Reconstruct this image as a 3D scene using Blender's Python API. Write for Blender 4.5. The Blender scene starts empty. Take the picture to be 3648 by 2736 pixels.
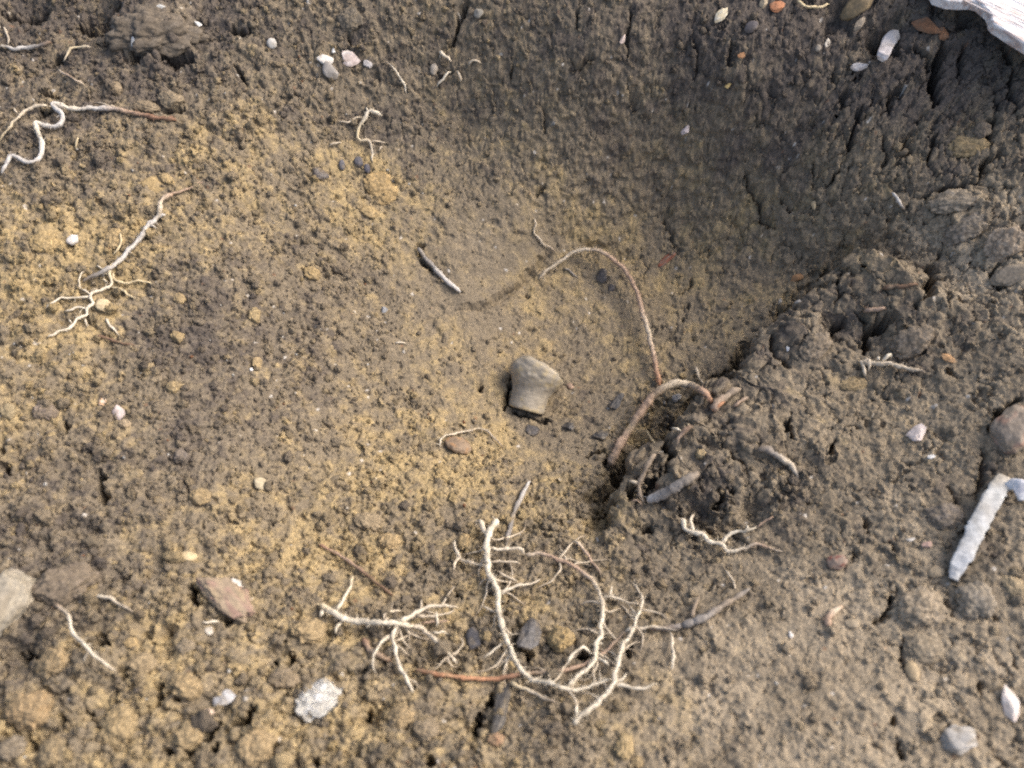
import bpy, bmesh, math, random
import numpy as np
from mathutils import Vector, Matrix, noise as mnoise

scene = bpy.context.scene
C = scene.collection
rad = math.radians

# ------------------------------------------------------------------ camera, sky, sun, exposure
CAM = np.array([0.0, -0.2, 0.3064])
PITCH = 30.0
cam_d = bpy.data.cameras.new('camera')
cam = bpy.data.objects.new('camera', cam_d)
C.objects.link(cam)
cam.location = CAM
cam.rotation_euler = (rad(PITCH), 0, 0)
cam_d.lens = 36.0
cam_d.sensor_width = 36.0
cam_d.clip_start = 0.005
cam_d.clip_end = 100.0
cam_d.dof.use_dof = True
cam_d.dof.focus_distance = 0.405
cam_d.dof.aperture_fstop = 10.0
scene.camera = cam

SUN_EL, SUN_AZ = 45.0, 72.0            # azimuth clockwise from +Y (the far side of the pit)
w = bpy.data.worlds.new('World')
scene.world = w
w.use_nodes = True
nt = w.node_tree
bg = nt.nodes['Background']
sky = nt.nodes.new('ShaderNodeTexSky')
sky.sky_type = 'NISHITA'
sky.sun_disc = False
sky.sun_elevation = rad(SUN_EL)
sky.sun_rotation = rad(SUN_AZ)
sky.air_density = 1.0
sky.dust_density = 6.0
sky.ozone_density = 1.0
nt.links.new(sky.outputs[0], bg.inputs[0])
bg.inputs[1].default_value = 0.15

sd = bpy.data.lights.new('sun', 'SUN')
sd.energy = 1.12
sd.angle = rad(30)
sd.color = (1.0, 0.965, 0.90)
so = bpy.data.objects.new('sun', sd)
C.objects.link(so)
sdir = Vector((math.sin(rad(SUN_AZ)) * math.cos(rad(SUN_EL)), math.cos(rad(SUN_AZ)) * math.cos(rad(SUN_EL)), math.sin(rad(SUN_EL))))
so.rotation_euler = sdir.to_track_quat('Z', 'Y').to_euler()
so.location = (0.5, 0.3, 1.0)

scene.view_settings.view_transform = 'Standard'
scene.view_settings.look = 'None'
scene.view_settings.gamma = 1.0
scene.view_settings.use_curve_mapping = False
scene.view_settings.exposure = 0.80
scene.cycles.max_bounces = 6
scene.cycles.diffuse_bounces = 3
scene.cycles.use_denoising = False
scene.cycles.filter_width = 2.1

random.seed(7)
RNG = np.random.default_rng(11)

# ------------------------------------------------------------------ picture -> place
# Positions were read off the photograph; each is carried along its line of sight to the ground
# it lies on, so everything below gets a real place, size and depth.
S = 1216.0 / 2212.0
FRAMES = {'V': (0, 0, 3648 / 2212.0), 'R': (1000, 1800, 1450 / 2212.0), 'Q': (2050, 1250, 900 / 2212.0),
          'W': (2900, 0, 748 / 2212.0), 'X': (1450, 700, 900 / 2212.0), 'Z': (1700, 1200, 400 / 2212.0),
          'Y': (3100, 1500, 548 / 1399.0)}
for k in range(9):
    FRAMES[k + 1] = ((k % 3) * 1216, (k // 3) * 912, S)

def P(f, pts):
    ox, oy, s = FRAMES[f]
    a = np.atleast_2d(np.array(pts, float))
    return a[:, :2] * s + np.array([ox, oy])

cp, sp = math.cos(rad(PITCH)), math.sin(rad(PITCH))
RIGHT, UP, FWD = np.array([1., 0, 0]), np.array([0, cp, sp]), np.array([0, sp, -cp])

def rays(px):
    u = (px[:, 0] - 1824.0) / 3648.0
    v = (1368.0 - px[:, 1]) / 3648.0
    return u[:, None] * RIGHT + v[:, None] * UP + FWD      # unit depth along the view axis

def at_z(px, z):
    d = rays(px)
    t = (np.asarray(z) - CAM[2]) / d[:, 2]
    return CAM + d * t[:, None]

# ------------------------------------------------------------------ noise
_perm = np.random.default_rng(3).permutation(65536).astype(np.int64)
def hsh(i, j, s):
    return _perm[(_perm[(i + s * 7919) & 65535] + j + s * 104729) & 65535]
def h01(i, j, s):
    return hsh(i, j, s) / 65536.0

def perlin(x, y, s=0):
    xi = np.floor(x).astype(np.int64); yi = np.floor(y).astype(np.int64)
    xf = x - xi; yf = y - yi
    u = xf * xf * xf * (xf * (xf * 6 - 15) + 10); v = yf * yf * yf * (yf * (yf * 6 - 15) + 10)
    def g(i, j, dx, dy):
        a = hsh(i, j, s) * (2 * np.pi / 65536.0)
        return np.cos(a) * dx + np.sin(a) * dy
    n00 = g(xi, yi, xf, yf); n10 = g(xi + 1, yi, xf - 1, yf)
    n01 = g(xi, yi + 1, xf, yf - 1); n11 = g(xi + 1, yi + 1, xf - 1, yf - 1)
    return 1.4 * ((n00 * (1 - u) + n10 * u) * (1 - v) + (n01 * (1 - u) + n11 * u) * v)

def perlin3(x, y, z, s=0):
    xi = np.floor(x).astype(np.int64); yi = np.floor(y).astype(np.int64); zi = np.floor(z).astype(np.int64)
    f = [x - xi, y - yi, z - zi]; u, v, w_ = [t * t * t * (t * (t * 6 - 15) + 10) for t in f]
    r = 0
    for a in (0, 1):
        for b_ in (0, 1):
            for c in (0, 1):
                h_ = _perm[(hsh(xi + a, yi + b_, s) + zi + c) & 65535]
                th = (h_ & 255) * (2 * np.pi / 256); cz_ = ((h_ >> 8) & 255) / 127.5 - 1; sz = np.sqrt(1 - cz_ * cz_)
                g = np.cos(th) * sz * (f[0] - a) + np.sin(th) * sz * (f[1] - b_) + cz_ * (f[2] - c)
                r = r + g * (u if a else 1 - u) * (v if b_ else 1 - v) * (w_ if c else 1 - w_)
    return 1.5 * r

def fbm(x, y, cell, octv, s=0, gain=0.5):
    r = 0; a = 1.0
    for o in range(octv):
        r = r + a * perlin(x / cell, y / cell, s + o); cell *= 0.5; a *= gain
    return r

def domes(x, y, cell, seed, rmin, rmax, prob, flat=0.8):
    """Height of lumps scattered one to a cell, and a random number per lump."""
    xi = np.floor(x / cell).astype(np.int64); yi = np.floor(y / cell).astype(np.int64)
    best = np.zeros_like(x); idv = np.full_like(x, 0.5)
    for di in (-1, 0, 1):
        for dj in (-1, 0, 1):
            i = xi + di; j = yi + dj
            a = h01(i, j, seed); b = h01(i, j, seed + 1); c = h01(i, j, seed + 2); e = h01(i, j, seed + 3)
            dx = x - (i + a) * cell; dy = y - (j + b) * cell
            r = cell * (rmin + (rmax - rmin) * c * c)
            th = e * 6.283
            ct, st = np.cos(th), np.sin(th)
            k = 1.0 + 0.6 * h01(i, j, seed + 4)
            d2 = (dx * ct + dy * st) ** 2 * k + (dy * ct - dx * st) ** 2
            hh = np.maximum(0.0, r * r - d2) ** 0.5 * flat * (h01(i, j, seed + 5) < prob)
            m = hh > best
            best = np.where(m, hh, best)
            idv = np.where(m, h01(i, j, seed + 6), idv)
    return best, idv

def sstep(a, b, x):
    t = np.clip((x - a) / (b - a), 0, 1)
    return t * t * (3 - 2 * t)

def boxblur(F, k):
    c = np.cumsum(np.pad(F, ((k + 1, k), (0, 0)), 'edge'), axis=0); F = (c[2 * k + 1:] - c[:-2 * k - 1]) / (2 * k + 1)
    c = np.cumsum(np.pad(F, ((0, 0), (k + 1, k)), 'edge'), axis=1); return (c[:, 2 * k + 1:] - c[:, :-2 * k - 1]) / (2 * k + 1)
boxblur_ = boxblur
def boxblur0(F):
    G = F.copy(); G[1:-1, 1:-1] = (F[1:-1, 1:-1] * 2 + F[:-2, 1:-1] + F[2:, 1:-1] + F[1:-1, :-2] + F[1:-1, 2:]) / 6; return G

# ------------------------------------------------------------------ lie of the land
CTRL = [  # x, y in the overview, height in mm
    (0, 0, 12), (330, 0, 16), (330, 130, 10), (800, 0, 20), (800, 110, 8), (0, 400, 8), (300, 400, 4), (0, 900, 4), (0, 1300, 2), (0, 1659, 6),
    (500, 250, 2), (500, 500, -8), (500, 800, -14), (500, 1050, -14), (500, 1300, -8), (450, 1600, 2), (200, 700, -2),
    (800, 300, -14), (780, 500, -26), (800, 700, -36), (820, 900, -40), (900, 1050, -36), (720, 1150, -26),
    (1000, 60, 14), (1000, 250, -12), (1000, 420, -28), (960, 560, -38),
    (1300, 0, 30), (1300, 120, 18), (1300, 300, -12), (1300, 440, -34), (1150, 480, -36),
    (1150, 650, -56), (1150, 850, -60), (1300, 700, -60), (1250, 560, -52), (1000, 800, -50), (1000, 950, -48), (1250, 950, -56), (1420, 740, -58), (1500, 600, -52), (1450, 480, -42),
    (1100, 1080, -40), (1000, 1250, -28), (1100, 1400, -20), (1000, 1620, -6), (700, 1480, -8), (1250, 1180, -32),
    (1600, 0, 34), (1600, 150, 20), (1600, 300, -4), (1620, 450, -28), (1620, 620, -44), (1560, 760, -50),
    (1850, 0, 38), (1850, 150, 24), (1850, 300, 8), (1830, 450, -8), (1800, 580, -26), (1740, 720, -36),
    (2050, 60, 38), (2050, 200, 26), (2050, 400, 10), (2200, 300, 24), (2000, 560, -4), (2200, 600, 10), (2000, 800, -8), (2200, 900, 6),
    (1850, 800, -24), (1900, 1000, -12), (1700, 950, -30), (1500, 950, -44), (1400, 1000, -48), (1600, 1130, -28), (1400, 1200, -32), (1800, 1200, -12),
    (1500, 1350, -18), (1500, 1550, -8), (1800, 1450, -4), (2200, 1200, 6), (2200, 1640, 8), (1800, 1640, 2),
]
ct = np.array(CTRL, float)
ct[:, 2] *= 1.0
cw = at_z(P('V', ct[:, :2]), ct[:, 2] * 1e-3)
cx, cy, cz = cw[:, 0], cw[:, 1], cw[:, 2]
def tps(r2):
    return np.where(r2 > 1e-12, 0.5 * r2 * np.log(np.maximum(r2, 1e-12)), 0.0)
n = len(cx)
K = tps((cx[:, None] - cx) ** 2 + (cy[:, None] - cy) ** 2) + np.eye(n) * 4e-5
Pm = np.c_[np.ones(n), cx, cy]
sol = np.linalg.solve(np.block([[K, Pm], [Pm.T, np.zeros((3, 3))]]), np.r_[cz, 0, 0, 0])

def axis(lo, hi, fine, steps):
    a = [lo]
    while a[-1] < hi: a.append(a[-1] + fine(a[-1]))
    g = 0.001; pre = []; post = []
    v0, v1 = a[0], a[-1]
    for k in range(steps):
        v0 -= g; v1 += g; pre.append(v0); post.append(v1); g *= 1.42
    return np.array(pre[::-1] + a + post)
XS = axis(-0.222, 0.222, lambda v: 0.00040, 24)
YS = axis(-0.165, 0.178, lambda v: 0.00036 + 0.00010 * (v + 0.165) / 0.34, 24)
X, Y = np.meshgrid(XS, YS)

# coarse evaluation of the spline, then linear resampling
gx = np.linspace(-0.26, 0.26, 261); gy = np.linspace(-0.21, 0.22, 216)
GX, GY = np.meshgrid(gx, gy)
gz = np.full(GX.shape, sol[n]) + sol[n + 1] * GX + sol[n + 2] * GY
for k in range(n):
    gz += sol[k] * tps((GX - cx[k]) ** 2 + (GY - cy[k]) ** 2)
def bil(ax, ay, F, x, y):
    fx = np.clip(np.interp(x, ax, np.arange(len(ax))), 0, len(ax) - 1.001)
    fy = np.clip(np.interp(y, ay, np.arange(len(ay))), 0, len(ay) - 1.001)
    i = fx.astype(int); j = fy.astype(int); u = fx - i; v = fy - j
    return (F[j, i] * (1 - u) + F[j, i + 1] * u) * (1 - v) + (F[j + 1, i] * (1 - u) + F[j + 1, i + 1] * u) * v
def base_z(x, y):
    return bil(gx, gy, gz, x, y)
H = base_z(X, Y)
edge = np.maximum(np.abs(X) - 0.225, np.maximum(-0.17 - Y, Y - 0.185))
H = H + (0.02 - H) * sstep(0.0, 0.12, edge)

def march(px, Zf, lift=0.0, iters=260):
    """First hit of each line of sight with the height field Zf (plus lift)."""
    d = rays(px)
    t0 = (0.075 - CAM[2]) / d[:, 2]; t1 = (-0.1 - CAM[2]) / d[:, 2]
    lift = np.broadcast_to(lift, (len(px),))
    found = np.zeros(len(px), bool); tl = t0.copy(); th = t1.copy(); prev = t0.copy()
    for k in range(1, iters + 1):
        t = t0 + (t1 - t0) * k / iters
        p = CAM + d * t[:, None]
        hit = (p[:, 2] <= bil(XS, YS, Zf, p[:, 0], p[:, 1]) + lift) & ~found
        tl = np.where(hit, prev, tl); th = np.where(hit, t, th); found |= hit; prev = t
        if found.all(): break
    for _ in range(14):
        tm = 0.5 * (tl + th); p = CAM + d * tm[:, None]
        below = p[:, 2] <= bil(XS, YS, Zf, p[:, 0], p[:, 1]) + lift
        th = np.where(below, tm, th); tl = np.where(below, tl, tm)
    return CAM + d * th[:, None], th

def seg_dist(x, y, pts):
    """Distance to a polyline, position along it 0..1 and the side (positive to the right of its run)."""
    best = np.full(x.shape, 1e9); par = np.zeros(x.shape); side = np.zeros(x.shape)
    L = np.r_[0, np.cumsum(np.hypot(*np.diff(pts, axis=0).T))]; L /= L[-1]
    for k in range(len(pts) - 1):
        a = pts[k]; b = pts[k + 1]; e = b - a
        t = np.clip(((x - a[0]) * e[0] + (y - a[1]) * e[1]) / (e @ e + 1e-15), 0, 1)
        dx = x - a[0] - t * e[0]; dy = y - a[1] - t * e[1]
        d = np.hypot(dx, dy); m = d < best
        best = np.where(m, d, best); par = np.where(m, L[k] + t * (L[k + 1] - L[k]), par)
        side = np.where(m, np.sign(dx * e[1] - dy * e[0]), side)
    return best, par, side

wx = 0.0011 * fbm(X, Y, 0.004, 2, 60); wy = 0.0011 * fbm(X, Y, 0.004, 2, 63)
XW, YW = X + wx, Y + wy

# the broken lip on the right of the pit: raised ground ending in a steep shaded bank
lip = P('V', [(1930, 520), (1870, 570), (1815, 610), (1740, 672), (1690, 712), (1655, 765), (1628, 812), (1565, 838), (1530, 880), (1500, 930), (1450, 965), (1405, 985), (1370, 1040), (1345, 1090), (1325, 1150), (1300, 1210)])
lz = np.interp(np.linspace(0, 1, len(lip)), [0, .3, .6, 1], [-0.0055, -0.013, -0.0245, -0.0245])
lipw = at_z(lip, lz)[:, :2]
d, par, side = seg_dist(XW, YW, lipw)
sdist = -d * side
along = sstep(0.0, 0.09, par) * sstep(1.0, 0.70, par)
gly, glx = np.gradient(boxblur_(sdist, 6), YS, XS); gl = np.hypot(glx, gly) + 1e-9
sdist = sdist + 0.0022 * fbm(X, Y, 0.007, 3, 68)
H = H + 0.017 * along * sstep(-0.0050, 0.0014, sdist) * (1 - sstep(0.008, 0.060, sdist))
H = H - 0.021 * along * sstep(0.0, 0.06, par) * np.exp(-((sdist + 0.0072) / 0.0058) ** 2)

OVER = 0.0085 * along * sstep(-0.0045, 0.0012, sdist) * (1 - sstep(0.002, 0.034, sdist))
OVX = -glx / gl * OVER; OVY = -gly / gl * OVER

# ledge left by a trowel cut, upper middle of the pit
led = at_z(P('X', [(380, 960), (690, 870), (880, 730), (1200, 480), (1330, 400)]), -0.042)[:, :2]
d, par, side = seg_dist(X, Y, led)
sd2 = d * side
ledm = sstep(0, .15, par) * sstep(1, .8, par)
H = H + 0.0030 * ledm * sstep(0.0006, -0.0006, sd2) * np.exp(-(np.minimum(sd2, 0) / 0.022) ** 2) - 0.0016 * ledm * np.exp(-((sd2 - 0.0006) / 0.0009) ** 2)

def blob(f, pts, r_px, Xa=None, Ya=None):
    """Soft round mask on the ground about each picture point."""
    m = np.zeros(X.shape)
    wpt, t = march(P(f, pts), H)
    for q, tt, r in zip(wpt, t, np.broadcast_to(r_px, (len(wpt),))):
        rr = r * FRAMES[f][2] * tt / 3648.0
        m = np.maximum(m, np.exp(-(((X - q[0]) ** 2 + (Y - q[1]) ** 2) / rr ** 2)))
    return m

# looseness: 1 = heap of crumbs, 0 = smeared, compact earth
def idw(pts, pw=3.0):
    a = np.array(pts, float)
    q, _ = march(P('V', a[:, :2]), H)
    Gx, Gy = np.meshgrid(np.linspace(-.26, .26, 131), np.linspace(-.21, .22, 109))
    num = 0; den = 0
    for k in range(len(a)):
        wgt = 1.0 / ((Gx - q[k, 0]) ** 2 + (Gy - q[k, 1]) ** 2 + 4e-5) ** pw
        num = num + wgt[..., None] * a[k, 2:]; den = den + wgt
    F = num / den[..., None]
    return [bil(np.linspace(-.26, .26, 131), np.linspace(-.21, .22, 109), F[..., c], XW + 4 * wx, YW + 4 * wy) for c in range(a.shape[1] - 2)]

LOOSE = [(100, 100, 0.9, 0.5), (350, 60, 0.8, 0.5), (700, 120, 0.8, 0.3), (150, 400, 0.9, 0.4), (450, 400, 0.9, 0.3), (150, 750, 0.9, 0.3), (450, 700, 0.85, 0.2), (700, 450, 0.75, 0.25), (800, 250, 0.6, 0.1), (700, 700, 0.8, 0.1), (800, 850, 0.65, 0.1), (300, 950, 0.85, 0.2), (650, 950, 0.75, 0.15), (900, 980, 0.7, 0.1), (100, 1200, 1, 0.6), (450, 1250, 1, 0.55), (750, 1150, 0.9, 0.4), (1000, 1100, 0.75, 0.25), (200, 1500, 1, 1), (500, 1550, 1, 1), (800, 1500, 1, 0.9), (1100, 1350, 1, 0.5), (1100, 1580, 1, 0.8), (1000, 1250, 0.9, 0.4), (1100, 150, 0.45, 0.1), (1300, 150, 0.24, 0.1), (1000, 350, 0.4, 0.05), (1300, 350, 0.15, 0.05), (1080, 560, 0.05, 0), (1000, 620, 0.1, 0), (1150, 700, 0.2, 0), (1150, 820, 0.25, 0.05), (1300, 700, 0.12, 0), (1300, 600, 0.09, 0), (1250, 900, 0.21, 0.1), (1000, 800, 0.3, 0.05), (1500, 650, 0.12, 0), (1500, 480, 0.15, 0), (1350, 480, 0.09, 0), (1550, 250, 0.18, 0.1), (1550, 80, 0.5, 0.15), (1800, 100, 0.3, 0.2), (1750, 300, 0.15, 0.1), (1700, 500, 0.12, 0.05), (1650, 650, 0.15, 0), (2000, 200, 0.18, 0.3), (2000, 400, 0.18, 0.3), (2150, 500, 0.21, 0.5), (1850, 700, 0.16, 0.24), (2000, 750, 0.18, 0.28), (1700, 900, 0.27, 0.2), (1900, 950, 0.16, 0.16), (2150, 900, 0.18, 0.32), (1550, 950, 0.33, 0.3), (1550, 1100, 0.8, 0.5), (1400, 1080, 0.7, 0.3), (1350, 1250, 0.8, 0.3), (1600, 1250, 0.36, 0.2), (1800, 1250, 0.24, 0.25), (2050, 1250, 0.33, 0.6), (1900, 1450, 0.27, 0.5), (1500, 1450, 0.36, 0.3), (1650, 1400, 0.27, 0.2), (1500, 1600, 0.42, 0.5), (2100, 1550, 0.36, 0.7), (1750, 1600, 0.33, 0.4), (1480, 960, 0.85, 0.3), (1560, 1010, 0.85, 0.35), (1640, 950, 0.7, 0.2), (1600, 1080, .8, .4)]  # x, y, looseness, coarseness
LO, CO = idw(LOOSE)

# ------------------------------------------------------------------ crumbs and cracks in the height field
def facets_(x, y, cell, seed, tilt):
    xi = np.floor(x / cell).astype(np.int64); yi = np.floor(y / cell).astype(np.int64)
    f1 = np.full(x.shape, 9.0); hv = np.zeros(x.shape)
    for di in (-1, 0, 1):
        for dj in (-1, 0, 1):
            i = xi + di; j = yi + dj
            dx = x / cell - i - h01(i, j, seed); dy = y / cell - j - h01(i, j, seed + 1)
            dd = np.hypot(dx, dy); m = dd < f1
            v = (h01(i, j, seed + 2) - .5) * 0.30 + tilt * ((h01(i, j, seed + 3) - .5) * dx + (h01(i, j, seed + 4) - .5) * dy)
            hv = np.where(m, v, hv); f1 = np.minimum(f1, dd)
    return hv * cell
# slope of the broad shape only
gyb, gxb = np.gradient(base_z(X, Y) * (1 - sstep(0.0, 0.12, edge)), YS, XS)
dyl = np.sqrt(1 + np.clip(gyb, -1.6, 1.6) ** 2); dxl = np.sqrt(1 + np.clip(gxb, -1.2, 1.2) ** 2)
jc, ic = np.searchsorted(YS, -0.01), np.searchsorted(XS, 0.0)
YN = np.cumsum(dyl * np.gradient(YS)[:, None], axis=0); YN -= YN[jc:jc + 1]
XN = np.cumsum(dxl * np.gradient(XS)[None, :], axis=1); XN -= XN[:, ic:ic + 1]
q1 = 0.0006 * fbm(XN, YN, 0.0024, 2, 400, 0.7); q2 = 0.0006 * fbm(XN, YN, 0.0024, 2, 410, 0.7)
d9, id9 = domes((XN + wx) + q1, (YN + wy) + q2, 0.0105, 100, 0.30, 0.72, 0.62, 0.75)
d4, id4 = domes((XN + wx) + q2, (YN + wy) + q1, 0.0046, 120, 0.28, 0.70, 0.75, 0.8)
d2, id2 = domes(XN + 0.9 * q1, YN - 0.9 * q2, 0.0023, 140, 0.28, 0.72, 0.8, 0.85)
d1, id1 = domes(XN + 0.3 * q2, YN + 0.3 * q1, 0.0012, 160, 0.30, 0.66, 0.85, 0.85)
DZ = 0.0020 * fbm(XN, YN, 0.045, 3, 5) * (0.4 + 0.6 * LO)
fa = facets_((XN + wx) + 1.2 * q1, (YN + wy) + 1.2 * q2, 0.0115, 600, 0.75) * (0.25 + 0.75 * CO) + facets_((XN + wx) + q2, (YN + wy) + q1, 0.0052, 610, 0.8) + 0.8 * facets_(XN + q1, YN + q2, 0.0024, 620, 0.8)
dust = sstep(-0.30, 0.35, fbm(XN, YN, 0.016, 3, 640)) * 0.75 + 0.25          # 1 crumbly, low = fines
big = np.maximum(d9 * np.clip(CO * 1.25 - 0.12, 0, 1), d4 * np.clip(0.25 + 0.85 * LO, 0, 1) * (0.35 + 0.65 * LO))
fine = np.maximum(d2 * 0.95, d1)
grit = fbm(XN, YN, 0.0030, 3, 420, 0.72)
DZ += 0.62 * fa * (0.25 + 0.75 * LO) + big * (0.10 + 0.50 * LO) * (.5 + .5 * dust) + fine * (0.12 + 0.58 * LO) * (.15 + .85 * dust) + 0.00042 * grit * (0.38 + 0.62 * LO) + 0.00010 * RNG.normal(0, 1, X.shape) * (0.5 + .5 * LO)
comp = 1 - LO
rough = fbm(XN, YN, 0.006, 4, 21, 0.6)
DZ += comp * (0.00065 * rough + 0.00014 * fbm(XN, YN, 0.0012, 2, 31))
# open pores between the crumbs
po = sstep(0.18, 0.52, perlin(XN / 0.0019 + 300 * q1, YN / 0.0019 + 300 * q2, 430)) * sstep(-0.15, 0.35, fbm(XN, YN, 0.008, 2, 440))
smooth_face = ledm * sstep(0.0006, -0.0006, sd2) * np.exp(-(np.minimum(sd2, 0) / 0.012) ** 2)
DZ -= po * (0.00015 + 0.00058 * LO) * (1 - smooth_face)
# flat scabs that lift off the compact face
sc = fbm((XN + wx), (YN + wy), 0.011, 3, 41)
DZ += comp * 0.0007 * sstep(0.05, 0.12, sc)
DZ *= 1 - 0.8 * smooth_face

def cell_edges(x, y, cell, seed):
    xi = np.floor(x / cell).astype(np.int64); yi = np.floor(y / cell).astype(np.int64)
    f1 = np.full(x.shape, 9.0); f2 = np.full(x.shape, 9.0)
    for di in (-1, 0, 1):
        for dj in (-1, 0, 1):
            i = xi + di; j = yi + dj
            dd = np.hypot(x / cell - i - h01(i, j, seed), y / cell - j - h01(i, j, seed + 1))
            f2 = np.minimum(f2, np.maximum(f1, dd)); f1 = np.minimum(f1, dd)
    return (f2 - f1) * cell
CRK = [  # where the drying cracks are dense
    (100, 300, 0), (700, 700, 0), (500, 1300, .1), (300, 1550, .4), (800, 1550, .4), (1150, 800, .12), (1080, 560, 0), (1300, 300, .25), (1300, 100, .3), (1000, 200, .3), (1500, 200, .45), (1700, 300, .6), (1600, 500, .5), (1500, 650, .35), (1400, 550, .3),
    (1850, 250, .8), (2050, 250, .9), (2000, 450, .9), (2150, 600, .8), (1900, 650, .7), (1750, 850, .5), (2000, 850, .5), (2150, 950, .5), (1900, 1050, .4), (1550, 1050, .6), (1700, 1200, .2), (2000, 1250, .4), (1800, 1450, .15), (2100, 1450, .4), (1500, 1500, .2)]
CR, = idw(CRK)
e1 = cell_edges(XN * 1.25 + 2.4 * wx, YN * 0.8 + 2.4 * wy, 0.0095, 200)
e2 = cell_edges(XN * 1.15 + 1.6 * wy, YN * 0.85 + 1.6 * wx, 0.0042, 210)
gate = fbm(XN, YN, 0.013, 2, 71)
k1 = sstep(0.00085, 0.0001, e1) * sstep(0.05, 0.40, gate + CR * 0.85 - 0.30)
k2 = sstep(0.00055, 0.00008, e2) * sstep(0.05, 0.45, fbm(XN, YN, 0.007, 2, 75) + CR * 0.75 - 0.25)
DZ -= 0.0030 * k1 * CR ** 0.5 + 0.0014 * k2 * CR ** 0.5

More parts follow.
